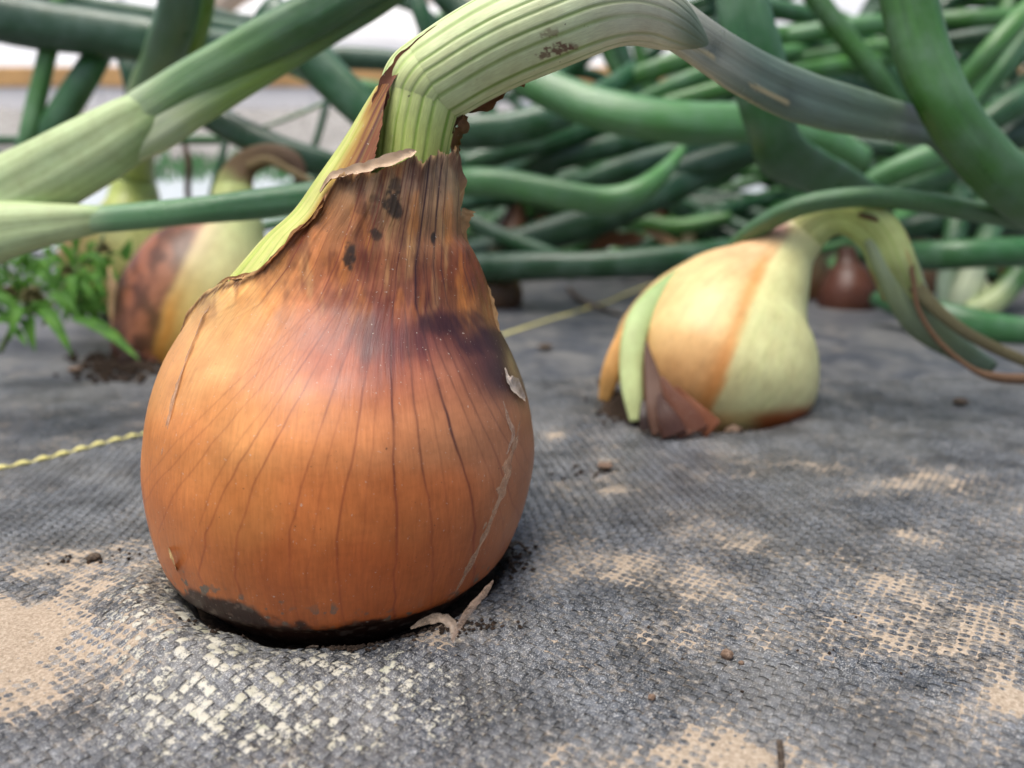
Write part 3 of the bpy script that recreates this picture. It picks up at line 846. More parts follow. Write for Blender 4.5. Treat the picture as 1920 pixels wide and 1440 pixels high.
skin_strip("peel_strip", [(972, 790, .04), (960, 840, .22), (938, 905, .36), (915, 970, .26), (890, 1030, .20), (862, 1085, .14), (838, 1122, .05)], (206, 170, 136), 0.55, 1, .045)
skin_strip("peel_strip", [(940, 688, .05), (946, 712, .30), (962, 728, .34), (978, 748, .12)], (222, 204, 186), 0.85, 2, .07, .2)
skin_strip("peel_strip", [(940, 752, .03), (950, 790, .14), (958, 812, .16), (946, 850, .03)], (206, 176, 150), 0.6, 3, .05)
skin_strip("peel_strip", [(398, 572, .06), (384, 594, .26), (370, 630, .28), (352, 676, .24), (334, 730, .20), (320, 786, .12), (308, 850, .04)], (198, 160, 128), 0.72, 4, .05)
skin_strip("peel_strip", [(312, 1000, .03), (322, 1030, .12), (335, 1062, .14), (350, 1085, .04)], (206, 176, 116), 0.95, 5, .06)
# base flap of loose skin on the mat
def flap_pts(L): return [at(*p) for p in L]
ribbon("skin_flap", flap_pts([(770, 1178, 14.0), (800, 1163, 13.75), (830, 1160, 13.6), (848, 1172, 13.5), (850, 1205, 13.2)]), [.04, .14, .17, .16, .03], M_PAPER, onion, (140, 122, 104), .8, 8, 7, .08, None, .25, 6)
ribbon("skin_flap", flap_pts([(846, 1202, 13.2), (862, 1172, 13.5), (882, 1142, 13.9), (905, 1115, 14.3), (925, 1088, 14.8)]), [.03, .12, .15, .14, .04], M_PAPER, onion, (122, 102, 86), .8, 8, 7, -.08, None, .25, 7)
# folded-over pale lip of the collar and its torn right margin
dN = MAIN_Y - 1.5
ribbon("torn_lip", [on_main(x, y, o)[0] for (x, y, o) in ((606, 362, .06), (630, 336, .12), (662, 326, .18), (700, 318, .20), (735, 304, .20), (762, 291, .16), (776, 284, .10))],
       [.08, .20, .24, .26, .26, .22, .05], M_DRY, onion, (206, 178, 148), 1.0, 10, 7, .35, [on_main(x, y)[1] + np.array((0, 0, .7)) for (x, y) in ((606, 362), (630, 336), (662, 326), (700, 318), (735, 304), (762, 291), (776, 284))], .25, 8)
LE = [(380, 562, 0.03), (404, 546, 0.06), (429, 527, 0.08), (468, 520, 0.1), (497, 506, 0.08), (522, 484, 0.12), (544, 458, 0.1), (564, 436, 0.13), (588, 418, 0.1), (606, 398, 0.14), (618, 370, 0.1), (628, 352, 0.1)]
ribbon("torn_lip", [on_main(*p)[0] for p in LE], [.03, .08, .12, .13, .09, .15, .11, .16, .10, .15, .10, .04], M_DRY, onion, (158, 112, 66), 1.0, 10, 7, .3, [on_main(p[0], p[1])[1] + np.array((-.3, 0, .9)) for p in LE], .45, 18)
def edge_rib(name, pts, W, color, seed, m=M_DRY):
    ribbon(name, [at(*p) for p in pts], W, m, onion, color, 1.0, 10, 5, .3, None, .35, seed)
dR = 16.9
edge_rib("torn_margin", [(880, 394, 16.7), (873, 412, 16.7), (867, 440, 16.7), (876, 474, 16.7), (893, 508, 16.7), (908, 545, 16.7), (921, 585, 16.7), (936, 622, 16.7)], [.28, .28, .18, .20, .22, .22, .22, .06], (196, 158, 112), 9)
edge_rib("torn_margin", [(852, 296, dR), (858, 262, 16.6), (868, 240, 16.4), (866, 216, 16.3), (872, 200, 16.2)], [.20, .26, .26, .20, .06], (150, 112, 86), 10)
edge_rib("torn_margin", [(866, 206, 16.3), (892, 206, 16.2), (918, 194, 16.2), (940, 172, 16.2), (962, 158, 16.2), (984, 162, 16.2)], [.10, .26, .36, .26, .20, .10], (158, 108, 74), 11)
edge_rib("torn_margin", [(838, 262, 16.0), (848, 240, 15.9), (862, 214, 15.9), (872, 196, 15.9)], [.06, .18, .16, .04], (104, 72, 52), 12)

# --- the neck: pale green, ribbed, kinked over
def neck_color(t, a, V):
    k = (a / (2 * math.pi)) * 19 + 0.8 * vn(np.cos(a) * 2.2 + 7, np.sin(a) * 2.2 + 3, 0, 5)
    ph = np.abs((k + 0.25 * (fbm(t * 9, a, 0, 2, 81) - .5)) % 1 - 0.5) * 2
    stripe = sstep(0.60, 0.92, ph) * (0.55 + 0.45 * hash3(np.floor(k + .5), k * 0, k * 0 + 3))
    base = mix(np.broadcast_to(lin((202, 212, 158)), V.shape), lin((214, 220, 186)), sstep(0.35, 0.8, t))
    base = mix(base, lin((190, 202, 112)), sstep(0.34, 0.14, t))
    base = base * (0.92 + 0.16 * fbm(t * 60, a * 14, 0, 3, 82))[..., None]
    sc_ = mix(np.broadcast_to(lin((112, 148, 44)), V.shape), lin((140, 164, 74)), sstep(.4, .8, t))
    c = mix(base, sc_, stripe * (0.75 + 0.25 * vn(t * 20, k, 0, 83)))
    px, py, d = proj(V)
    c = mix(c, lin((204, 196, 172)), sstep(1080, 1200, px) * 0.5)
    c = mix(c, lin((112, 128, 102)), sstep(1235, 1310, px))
    for (x, y, rx, ry, w) in ((1048, 92, 30, 14, .9), (1030, 62, 22, 12, .5), (1020, 104, 16, 8, .8), (1075, 88, 18, 10, .6)):
        q = ((px - x) / rx) ** 2 + ((py - y) / ry) ** 2 + 2.4 * (fbm(px / 5, py / 5, 0, 3, 84) - 0.5)
        c = mix(c, lin((112, 78, 62)), w * sstep(0.8, 0.2, q))
    return c
dK = 15.9
NECK = [(748, 420, 16.2, 66), (766, 310, 16.1, 71), (774, 250, 16.0, 73), (783, 205, 15.9, 75), (790, 176, 15.85, 77), (794, 164, 15.8, 78), (806, 155, 15.8, 79), (834, 138, 15.75, 81), (880, 110, 15.7, 83), (940, 78, 15.6, 85), (1020, 44, 15.6, 86), (1090, 18, 15.65, 84), (1150, 8, 15.75, 76), (1200, 16, 16.0, 65), (1245, 38, 16.5, 52), (1282, 60, 17.2, 34), (1312, 78, 17.9, 16), (1330, 88, 18.3, 4)]
ctrl = [np.append(at(x, y, d), r / F * d) for (x, y, d, r) in NECK]
V_, L_, ang_, R_ = tube_geo(ctrl, 26, 220, 1.0, 0.015, 5)
# ribs between the stripes, real relief
m_ = len(L_)
Ag = np.repeat(ang_[None, :], m_, 0); tg = np.repeat((L_ / L_[-1])[:, None], 220, 1)
cen = V_.mean(1, keepdims=True)
rib = 1 - 0.022 * sstep(0.6, 1.0, np.abs((Ag / (2 * math.pi) * 19 + 0.8 * vn(np.cos(Ag) * 2.2 + 7, np.sin(Ag) * 2.2 + 3, 0, 5)) % 1 - .5) * 2)
V_ = cen + (V_ - cen) * rib[..., None]
NECK_O = mesh("neck", V_, grid_faces(220, m_, True), M_NECK, onion, neck_color(tg, Ag, V_), np.stack([Ag / 6.283, tg * 2, tg * 0], -1))
# dry edge of the outer leaf running up over the bend
edge_rib("dry_edge", [(708, 250, 15.25), (712, 200, 15.2), (726, 160, 15.15), (752, 116, 15.1), (790, 76, 15.1), (838, 42, 15.1), (880, 18, 15.2)], [.10, .26, .26, .22, .14, .07, .02], (132, 84, 62), 13)
# its one leaf in view, limp and grey-green, and the others that leave the picture
def leaf_color(base, tip, seed=0, sheath=None):
    b, t_ = lin(base), lin(tip)
    def fn(t, a, V):
        c = mix(np.broadcast_to(b, V.shape), t_, sstep(0.0, 1.0, t))
        if sheath is not None:
            c = mix(np.broadcast_to(lin(sheath[0]), V.shape), c, sstep(sheath[1], sheath[2], t + 0.05 * (vn(a * 3, a * 0, 0, seed) - .5)))
        return c * (0.9 + 0.2 * fbm(t * 6 + seed, a * 1.2, 0, 3, seed))[..., None]
    return fn

def leaf(parent, pts, color, flat=1.0, nspan=8, nr=18, seed=0, name="leaf", keel=0.0, mat=None):
    """pts: (px, py, depth cm, half width in pixels)"""
    ctrl = [np.append(at(x, y, d), r / F * d) for (x, y, d, r) in pts]
    return tube(name, ctrl, mat or M_LEAF, parent, color, nspan, nr, flat, 0.11, seed, True, keel or 0.10)

_gl = leaf_color((104, 122, 100), (92, 114, 84), 3, ((196, 194, 168), 0.10, 0.26))
def grey_leaf(t, a, V):
    c = _gl(t, a, V); px, py, d = proj(V)
    st = sstep(.5, .9, np.abs((a / 6.283 * 40) % 1 - .5) * 2)
    c = c * (1 - .12 * st)[..., None]
    for (x0, y0, x1, y1) in ((1296, 86, 1336, 106), (1412, 162, 1478, 194)):      # torn slits
        u = np.clip(((px - x0) * (x1 - x0) + (py - y0) * (y1 - y0)) / ((x1 - x0) ** 2 + (y1 - y0) ** 2), 0, 1)
        q = np.hypot(px - x0 - u * (x1 - x0), py - y0 - u * (y1 - y0))
        c = mix(c, lin((52, 66, 48)), .8 * np.exp(-(np.hypot(px - x1, py - y1 + 12) / 22) ** 2) * (d < 25))
        c = mix(c, lin((196, 178, 128)), sstep(6, 3, q) * (d < 25))
    return c
leaf(NECK_O, [(1150, 4, 15.9, 40), (1205, 18, 16.2, 46), (1262, 46, 16.8, 47), (1340, 96, 18.6, 45), (1450, 160, 21.0, 46), (1560, 200, 24.0, 44), (1650, 222, 26.6, 38), (1712, 234, 28.6, 34), (1750, 250, 29.6, 24), (1800, 300, 31.0, 24), (1850, 360, 33.0, 18)],
     grey_leaf, 0.42, 14, 64, 3, keel=0.22)
leaf(NECK_O, [(1200, -30, 16.2, 48), (1270, -50, 17.0, 40), (1330, -75, 18.0, 36), (1400, -120, 19.5, 34)], leaf_color((190, 196, 170), (96, 128, 100), 5), 0.7, 8, 20, 5)
leaf(NECK_O, [(1190, -40, 16.0, 44), (1250, -90, 17.0, 40), (1300, -160, 18.0, 34)], leaf_color((190, 196, 170), (96, 128, 100), 6), 0.7, 8, 20, 6)

# =====================================================================
# other onions
# =====================================================================
def bulb(name, parent, pts, anchors_, sigma, nspan=12, nr=150, seed=0, mat=None, extra=None, ratio=1.0):
    """a bulb swept along its axis; pts: (px, py, depth, radius px)"""
    ctrl = [np.append(at(x, y, d), r / F * d) for (x, y, d, r) in pts]
    V, L, ang, R = tube_geo(ctrl, nspan, nr, ratio, 0.03, seed)
    m = len(L)
    Lg = np.repeat(L[:, None], nr, 1); Ag = np.repeat(ang[None, :], m, 0)
    px, py, d = proj(V)
    c = anchors(px, py, anchors_, sigma)
    c = c * (0.9 + 0.2 * fbm(Ag * 9, Lg * .5, 0, 3, seed + 2))[..., None]
    st = sstep(0.58, 0.72, fbm(Ag * 16, Lg * .12, 0, 3, seed + 3))
    c = c * (1 - 0.12 * st)[..., None]
    if extra: c = extra(c, px, py, Ag, Lg, V)
    suv = np.stack([Ag / 6.283, Lg * .1, Lg * 0], -1)
    V = np.concatenate([V[:1].mean(1, keepdims=True).repeat(nr, 1) * .99 + V[:1] * .01, V], 0)
    c = np.concatenate([c[:1], c], 0); suv = np.concatenate([suv[:1], suv], 0)
    return mesh(name, V, grid_faces(nr, m + 1, True), mat or M_SKIN, parent, c, suv)

# ---- tan and pale green onion behind, its neck folded over
o2 = thing("onion_plant", "tan and pale green onion with drooping neck and brown flaps at its base", "onion", None, (7.9, 31.1, 0))
D2 = 32.0
B2A = [(1250,600,(218,178,114)),(1300,560,(224,192,128)),(1350,520,(226,192,132)),(1290,660,(222,172,108)),(1400,470,(222,174,124)),(1440,445,(214,160,118)),(1330,730,(214,150,84)),
       (1450,600,(214,220,152)),(1500,560,(206,218,148)),(1460,700,(214,212,144)),(1520,650,(212,208,134)),(1420,770,(206,188,118)),(1490,500,(204,214,146)),(1500,440,(206,210,150)),
       (1560,400,(190,204,132)),(1600,420,(176,192,116)),(1650,450,(170,182,120)),(1690,520,(150,160,110)),(1180,690,(200,158,92)),(1250,720,(206,140,80)),(1510,770,(176,112,56))]
def b2x(c, px, py, A, L, V):
    c = c * .92 + .08 * np.array((.62, .60, .46))
    # seam of the orange outer skin against the green scale beneath
    sx_ = np.interp(py, [430, 500, 560, 620, 680, 740, 790], [1480, 1440, 1415, 1392, 1370, 1345, 1325])
    k = px - sx_ + 8 * (fbm(py / 30, px / 60, 0, 2, 7) - .5)
    c = mix(c, lin((212, 140, 72)), 0.75 * np.exp(-((k + 14) / 16) ** 2) * sstep(440, 500, py))
    c = mix(c, lin((216, 213, 154)), 0.8 * sstep(0, 6, k) * sstep(790, 760, py))
    vv = np.exp(-((np.abs((A / 6.283 * 46 + .8 * vn(L * .4, A * 2, 0, 4)) % 1 - .5)) / .07) ** 2)
    c = mix(c, lin((176, 120, 64)), 0.15 * vv * sstep(4, -4, k)); c = mix(c, lin((168, 184, 104)), 0.16 * vv * sstep(-4, 6, k))
    c = mix(c, lin((150, 88, 104)), 0.7 * np.exp(-(((px - 1462) / 24) ** 2 + ((py - 428) / 18) ** 2)))
    c = mix(c, lin((148, 78, 34)), sstep(756, 786, py - 0.12 * (px - 1440) * -1 + 14 * (fbm(px / 25, py / 25, 0, 2, 8) - .5)) * sstep(1380, 1440, px))
    return c
bulb("bulb", o2, [(1278, 830, D2, 60), (1290, 795, D2, 120), (1310, 745, D2, 170), (1335, 685, D2, 190), (1366, 620, D2, 172), (1402, 560, D2, 132), (1442, 510, D2 - .2, 86), (1476, 466, D2 - .4, 57), (1506, 434, D2 - .7, 46)],
     B2A, 38, 12, 160, 21, None, b2x)
def n2c(t, a, V):
    px, py, d = proj(V)
    c = anchors(px, py, B2A, 40)
    st = sstep(0.5, 0.8, np.abs((a / 6.283 * 20) % 1 - .5) * 2)
    c = mix(c, lin((138, 164, 82)), 0.45 * st)
    return mix(c, lin((150, 104, 64)), 0.7 * sstep(0.55, 0.75, fbm(a * 2, t * 6, 0, 3, 5)) * sstep(.25, .6, t))
leaf(o2, [(1490, 452, 31.4, 48), (1512, 430, 31.2, 45), (1545, 408, 30.8, 42), (1585, 402, 30.4, 43), (1625, 418, 30.0, 46), (1655, 450, 29.8, 44), (1675, 500, 29.8, 44), (1695, 555, 30.2, 40)], n2c, 0.55, 10, 90, 31, "neck", mat=M_NECK)
leaf(o2, [(1650, 440, 29.9, 34), (1680, 500, 29.8, 40), (1705, 560, 30.0, 38), (1740, 610, 30.4, 32), (1800, 655, 31.0, 22), (1860, 690, 31.5, 14)], leaf_color((132, 144, 104), (70, 92, 62), 9), 0.5, 8, 18, 33)
leaf(o2, [(1660, 450, 29.6, 18), (1720, 540, 29.4, 14), (1780, 600, 29.4, 12), (1850, 645, 29.6, 11), (1950, 690, 29.8, 10)], leaf_color((104, 100, 70), (98, 90, 62), 10), 0.45, 8, 14, 34, "withered_leaf", mat=M_DRY)
leaf(o2, [(1610, 402, 29.4, 4), (1660, 420, 29.2, 5), (1700, 470, 29.1, 6), (1712, 520, 29.0, 4), (1722, 580, 29.0, 4), (1760, 640, 29.0, 4.5), (1820, 690, 29.0, 5), (1870, 708, 29.0, 9), (1940, 712, 29.0, 11)], leaf_color((92, 66, 44), (116, 88, 64), 11), 0.7, 8, 10, 35, "withered_leaf", mat=M_DRY)
leaf(o2, [(1330, 520, 34.5, 16), (1370, 476, 33.0, 18), (1420, 428, 31.0, 19), (1500, 386, 29.6, 20), (1600, 370, 29.0, 20), (1700, 374, 29.0, 20), (1810, 392, 29.4, 20), (1960, 420, 30.5, 18)], leaf_color((64, 104, 62), (72, 112, 60), 12), 0.9, 9, 18, 36)
# green leaf base hugging the far side of the bulb
leaf(o2, [(1192, 790, 28.6, 12), (1186, 740, 28.7, 20), (1183, 690, 28.9, 22), (1190, 630, 29.3, 23), (1214, 578, 29.9, 24), (1262, 530, 30.6, 20), (1320, 494, 31.2, 12)], leaf_color((190, 200, 140), (136, 166, 104), 13), 0.5, 9, 20, 37, "sheath", mat=M_NECK)
leaf(o2, [(1132, 752, 29.6, 10), (1146, 700, 29.4, 18), (1162, 650, 29.6, 16), (1186, 600, 30.2, 8)], leaf_color((196, 148, 84), (204, 150, 86), 14), 0.5, 8, 16, 38, "skin_flap", mat=M_DRY)
def dry_flap(o, base, tip, w, color, seed, bulge=0.3):
    """a pointed scrap of dry skin: base and tip are (px, py, depth)"""
    a_, b_ = at(*base), at(*tip)
    m_ = (a_ + b_) / 2 + np.array((0, -bulge, 0.1))
    ribbon("skin_flap", [a_, a_ * .55 + m_ * .45, m_, m_ * .45 + b_ * .55, b_], [w * .8, w, w * .8, w * .5, w * .08], M_DRY, o, color, 1.0, 8, 9, -.16, None, .18, seed)
for q, (L, c_) in enumerate((([(1246, 812, 27.4, 26), (1236, 770, 27.5, 24), (1224, 710, 27.9, 15), (1214, 660, 28.2, 6), (1212, 640, 28.3, 2)], (92, 66, 52)),
                            ([(1300, 812, 27.2, 30), (1284, 780, 27.3, 26), (1258, 740, 27.5, 14), (1240, 706, 27.7, 3)], (98, 60, 42)),
                            ([(1338, 806, 27.2, 20), (1310, 782, 27.3, 20), (1284, 748, 27.5, 10), (1268, 724, 27.6, 2)], (120, 72, 46)),
                            ([(1264, 816, 27.1, 24), (1252, 786, 27.2, 20), (1240, 756, 27.4, 10), (1236, 736, 27.5, 2)], (70, 44, 34)),
                            ([(1216, 806, 27.6, 16), (1212, 780, 27.7, 14), (1208, 750, 28.0, 5)], (46, 32, 26)))):
    leaf(o2, L, leaf_color(c_, c_, 40 + q), 0.22, 10, 26, 240 + q, "skin_flap", mat=M_SKIN)

# ---- pale onion with a dry brown cheek, behind the big one
o3 = thing("onion_plant", "pale yellow onion with dark brown dry skin on one side, among the weeds", "onion", None, (-17.6, 42.8, 0))
D3 = 43.5
B3A = [(260,560,(150,92,66)),(300,470,(176,118,84)),(250,640,(110,66,44)),(290,520,(138,80,62)),(300,600,(200,140,66)),(340,600,(214,186,104)),(400,560,(216,200,130)),(420,480,(212,208,150)),(450,430,(204,212,150)),
       (380,480,(206,200,144)),(460,520,(210,196,130)),(350,430,(190,128,100)),(330,650,(204,160,80)),(480,430,(196,206,140)), (440,350,(186,196,122)), (330,540,(212,186,116))]
def b3x(c, px, py, A, L, V):
    sx_ = np.interp(py, [400, 450, 520, 580, 640, 690], [395, 368, 332, 306, 290, 285])
    k = px - sx_ + 16 * (fbm(py / 30, px / 40, 0, 3, 9) - .5)
    br = sstep(8, -8, k)
    dark = mix(np.broadcast_to(lin((140, 88, 66)), c.shape), lin((66, 40, 34)), sstep(.4, .66, fbm(px / 22, py / 40, 0, 3, 10)))
    c = mix(c, dark, br * 0.85)
    return mix(c, lin((206, 138, 56)), 0.7 * np.exp(-((k - 16) / 12) ** 2) * sstep(520, 600, py))
bulb("bulb", o3, [(318, 735, D3, 60), (326, 700, D3, 100), (345, 640, D3, 128), (372, 575, D3, 138), (398, 510, D3, 124), (420, 460, D3, 92), (434, 420, D3, 62), (438, 385, D3, 44), (440, 350, D3, 36)], B3A, 36, 10, 130, 51, None, b3x)
leaf(o3, [(438, 372, D3, 36), (440, 340, D3, 34), (462, 306, D3, 26), (505, 290, D3, 22), (545, 300, D3, 19), (562, 326, D3, 14), (560, 352, D3, 8)], leaf_color((120, 96, 62), (74, 54, 38), 16, ((170, 180, 108), .05, .25)), 0.6, 8, 40, 52, "neck", mat=M_DRY)
leaf(o3, [(462, 312, D3 - .6, 7), (500, 300, D3 - .8, 8), (540, 318, D3 - .8, 7), (590, 344, D3 - 1, 6)], leaf_color((136, 116, 78), (120, 104, 72), 17), 0.4, 8, 12, 53, "withered_leaf", mat=M_DRY)
dry_flap(o3, (262, 676, 39.9), (222, 520, 41.2), 1.5, (92, 62, 48), 60, .4)
dry_flap(o3, (290, 676, 39.8), (258, 560, 40.2), 1.3, (120, 74, 56), 61, .3)
dry_flap(o3, (236, 660, 40.6), (204, 500, 41.6), 0.9, (206, 168, 126), 62, .3)
dry_flap(o3, (250, 690, 39.6), (226, 610, 40.4), 1.2, (54, 36, 28), 63, .2)

# ---- pale upright onion farther back on the same side
D4 = 55.0
o4 = thing("onion_plant", "pale green onion standing upright behind the thick foreground stalks", "onion", None, tuple(at(250, 575, D4)[:2]) + (0,))
B4A = [(250,460,(208,206,126)),(200,480,(196,200,116)),(150,470,(160,96,60)),(300,470,(210,204,130)),(250,400,(196,206,120)),(245,360,(176,196,104)),(250,520,(204,196,110))]
bulb("bulb", o4, [(246, 590, D4, 70), (247, 550, D4, 105), (248, 500, D4, 122), (250, 450, D4, 108), (251, 412, D4, 72), (252, 380, D4, 48), (253, 350, D4, 40)], B4A, 50, 9, 90, 71)
leaf(o4, [(252, 375, D4, 46), (252, 330, D4, 38), (256, 270, D4 - 4, 34), (272, 200, D4 - 8, 34), (300, 120, D4 - 12, 36), (326, 50, D4 - 15, 37), (342, -40, D4 - 17, 36), (352, -140, D4 - 18, 28)], leaf_color((150, 176, 104), (66, 104, 74), 18, ((176, 192, 120), .34, .62)), 0.85, 9, 40, 72, "neck", mat=M_LEAF)
leaf(o4, [(326, 150, D4 - 11, 12), (360, 96, D4 - 12.5, 15), (380, 40, D4 - 14, 16), (396, -40, D4 - 16, 15)], leaf_color((140, 176, 74), (112, 156, 70), 19), 0.8, 8, 16, 73)

# ---- two thick stalks that come in from an onion beyond the edge of the picture
D6 = 27.0
o6 = thing("onion_plant", "onion whose two thick pale stalks reach in from the picture's edge above the weeds", "onion", None, tuple(at(-300, 620, D6)[:2]) + (0,))
BA = [(-300, 560, (206, 150, 84)), (-300, 700, (190, 120, 60)), (-200, 470, (200, 190, 120))]
bulb("bulb", o6, [(-360, 800, D6, 90), (-350, 740, D6, 180), (-330, 660, D6, 205), (-300, 590, D6, 170), (-262, 530, D6, 112), (-225, 490, D6, 84)], BA, 80, 9, 60, 81)
def stalk_col(x0, x1, g0, g1, seed):
    def fn(t, a, V):
        px, py, d = proj(V)
        c = mix(np.broadcast_to(lin((196, 206, 162)), V.shape), lin((186, 202, 150)), sstep(.2, .5, t))
        st = sstep(.45, .85, np.abs((a / 6.283 * 22 + .4 * vn(t * 5, a, 0, seed)) % 1 - .5) * 2)
        c = mix(c, lin((140, 160, 104)), .55 * st * (0.5 + .5 * vn(t * 7, a * 3, 0, seed + 2)))
        k = sstep(x0, x1, px + 16 * (vn(a * 4, a * 0, 0, seed + 1) - .5))
        g = mix(np.broadcast_to(lin(g0), V.shape), lin(g1), sstep(x1, x1 + 250, px))
        return mix(c, g, k)
    return fn
leaf(o6, [(-240, 505, D6, 80), (-160, 478, D6, 76), (-70, 425, D6, 72), (20, 368, D6, 70), (110, 318, D6, 66), (190, 272, D6, 62), (250, 234, D6, 54), (296, 206, D6, 40), (330, 184, D6, 18), (350, 170, D6, 5)], stalk_col(190, 340, (120, 150, 84), (62, 108, 56), 4), 0.85, 10, 90, 82, "neck", mat=M_NECK)
leaf(o6, [(215, 262, D6, 30), (262, 218, D6, 42), (320, 178, D6 - .1, 41), (400, 128, D6 - .2, 40), (500, 72, D6 - .4, 40), (600, 18, D6 - .6, 40), (700, -42, D6 - .8, 38), (800, -110, D6 - 1, 34)], stalk_col(170, 360, (104, 142, 84), (50, 96, 48), 5), 0.9, 10, 36, 83)
leaf(o6, [(230, 292, D6 + .1, 22), (290, 250, D6 + .1, 36), (360, 206, D6 + .1, 34), (430, 164, D6 + .2, 32), (520, 110, D6 + .3, 30), (610, 56, D6 + .4, 28), (720, -10, D6 + .5, 27), (820, -80, D6 + .6, 24)], stalk_col(300, 440, (140, 172, 84), (58, 104, 50), 6), 0.9, 10, 30, 84)
leaf(o6, [(-200, 490, D6 - .4, 66), (-120, 470, D6 - .5, 64), (-40, 446, D6 - .6, 60), (30, 430, D6 - .6, 50), (100, 420, D6 - .5, 38), (160, 413, D6 - .4, 28), (210, 409, D6 - .35, 20), (245, 406, D6 - .3, 6)], stalk_col(130, 235, (110, 150, 92), (56, 106, 58), 7), 0.85, 10, 70, 85, "sheath", mat=M_NECK)
leaf(o6, [(120, 416, D6 - .35, 20), (190, 411, D6 - .35, 25), (280, 404, D6 - .2, 26), (380, 394, D6, 26), (480, 382, D6 + .2, 27), (590, 368, D6 + .4, 28), (700, 350, D6 + .8, 27), (800, 322, D6 + 1.2, 22)], stalk_col(90, 230, (96, 142, 94), (50, 102, 56), 8), 0.9, 10, 30, 86)

# =====================================================================
# the tangle of leaves behind
# =====================================================================
GREENS = [((44, 90, 44), (54, 106, 52)), ((32, 76, 38), (40, 90, 46)), ((58, 110, 38), (76, 130, 48)), ((24, 62, 30), (32, 76, 38)), ((68, 118, 62), (84, 136, 74)), ((50, 94, 26), (56, 104, 32))]
sd = [200]
def gleaf(parent, pts, g=0, flat=0.9, sheath=None, nr=16, nspan=7):
    sd[0] += 1
    return leaf(parent, pts, leaf_color(GREENS[g][0], GREENS[g][1], sd[0] % 90, sheath), flat, nspan, nr, sd[0])

def plant(label, px, py, d, r=60, bare=False, cols=None, tilt=0):
    Yg = (d - (CAM_H - 2.0) * ST) / CT                     # the bulb stands on the mat
    py = 720 - F * (Yg * ST + (r / F * d * 0.45 - CAM_H) * CT) / d
    p = at(px, py, d)
    o = thing("onion_plant", label, "onion", "onions tangled together behind", (p[0], p[1], 0))
    A = cols or [(px, py, (84, 60, 40)), (px, py - r, (76, 72, 44)), (px, py + r, (60, 40, 28))]
    bulb("bulb", o, [(px, py + r * 1.1, d, r * .5), (px + tilt * .1, py + r * .7, d, r * .9), (px + tilt * .25, py, d, r), (px + tilt * .5, py - r * .7, d, r * .75), (px + tilt * .75, py - r * 1.15, d, r * .42), (px + tilt, py - r * 1.7, d, r * .3)], A, r * .5, 6, 40, int(px) % 97)
    return o

PA = plant("onion with the broad flat leaf hanging down and folding above the tan onion", 1500, 470, 66, 60)
gleaf(PA, [(1372, -120, 33, 44), (1386, -30, 33, 50), (1402, 60, 33, 54), (1425, 150, 33.4, 54), (1446, 230, 34, 48), (1466, 285, 35, 46), (1520, 318, 37, 40), (1590, 350, 40, 34), (1650, 380, 44, 24)], 0, 0.35, None, 20)
PB = plant("onion with the wide leaf arching down past the picture's edge above the drooping neck", 2010, 480, 44, 70)
gleaf(PB, [(1690, -160, 27, 46), (1698, -60, 27, 50), (1708, 20, 27, 51), (1732, 110, 27, 52), (1774, 200, 27, 52), (1830, 280, 27.5, 52), (1900, 350, 28.5, 52), (1990, 410, 31, 44)], 5, 0.6, None, 22)
PC = plant("onion with the bright broad leaf running level behind the big onion's neck", 930, 470, 62, 50)
gleaf(PC, [(880, 60, 50, 20), (930, 100, 48, 28), (990, 146, 46, 34), (1070, 186, 45, 38), (1160, 214, 44, 40), (1270, 230, 44, 40), (1400, 232, 45, 38), (1520, 250, 46, 34), (1620, 300, 48, 24)], 4, 0.8)
gleaf(PC, [(820, 350, 54, 24), (880, 342, 52, 27), (960, 346, 51, 28), (1050, 364, 50, 27), (1130, 376, 50, 26), (1195, 362, 50, 24), (1245, 322, 51, 17), (1280, 280, 52, 9)], 4)
gleaf(PC, [(800, 256, 58, 26), (880, 248, 57, 30), (960, 240, 57, 32), (1040, 216, 57, 30), (1120, 180, 58, 24), (1190, 130, 60, 16)], 1)
PD = plant("onion with the dark leaf lying level on the mat behind the tan onion", 1420, 480, 70, 50)
gleaf(PD, [(800, 506, 62, 25), (900, 502, 60, 27), (1000, 499, 58, 27), (1120, 496, 57, 26), (1240, 488, 57, 26), (1350, 474, 58, 25), (1440, 455, 62, 22)], 3)
gleaf(PD, [(860, 404, 62, 12), (920, 432, 61, 15), (990, 462, 60, 15), (1070, 490, 60, 13), (1150, 505, 62, 10)], 1)
gleaf(PD, [(880, 480, 64, 22), (960, 458, 63, 28), (1060, 430, 62, 31), (1150, 400, 61, 32), (1240, 360, 61, 32), (1330, 316, 62, 30), (1420, 280, 64, 26), (1520, 240, 68, 18)], 3)
PE = plant("onion with many leaves fanning low under the bright broad leaf", 1290, 470, 76, 46)
gleaf(PE, [(870, 310, 64, 20), (940, 286, 64, 22), (1030, 262, 64, 22), (1120, 236, 66, 20), (1230, 210, 70, 14)], 1)
gleaf(PE, [(940, 340, 68, 22), (1020, 304, 66, 24), (1110, 282, 66, 24), (1200, 262, 67, 20), (1300, 246, 70, 14)], 3)
gleaf(PE, [(1060, 352, 66, 18), (1150, 322, 64, 22), (1250, 296, 64, 25), (1340, 270, 64, 24), (1440, 246, 66, 18)], 1)
gleaf(PE, [(1180, 360, 62, 20), (1260, 326, 61, 24), (1350, 296, 61, 26), (1440, 268, 62, 24), (1540, 246, 66, 18)], 3)
PF = plant("onion with slim leaves pointing up through the tangle behind the grey limp leaf", 1560, 430, 84, 46)
gleaf(PF, [(1490, -60, 54, 20), (1540, 10, 54, 20), (1590, 76, 54, 20), (1640, 136, 54, 18), (1690, 200, 55, 12)], 5)
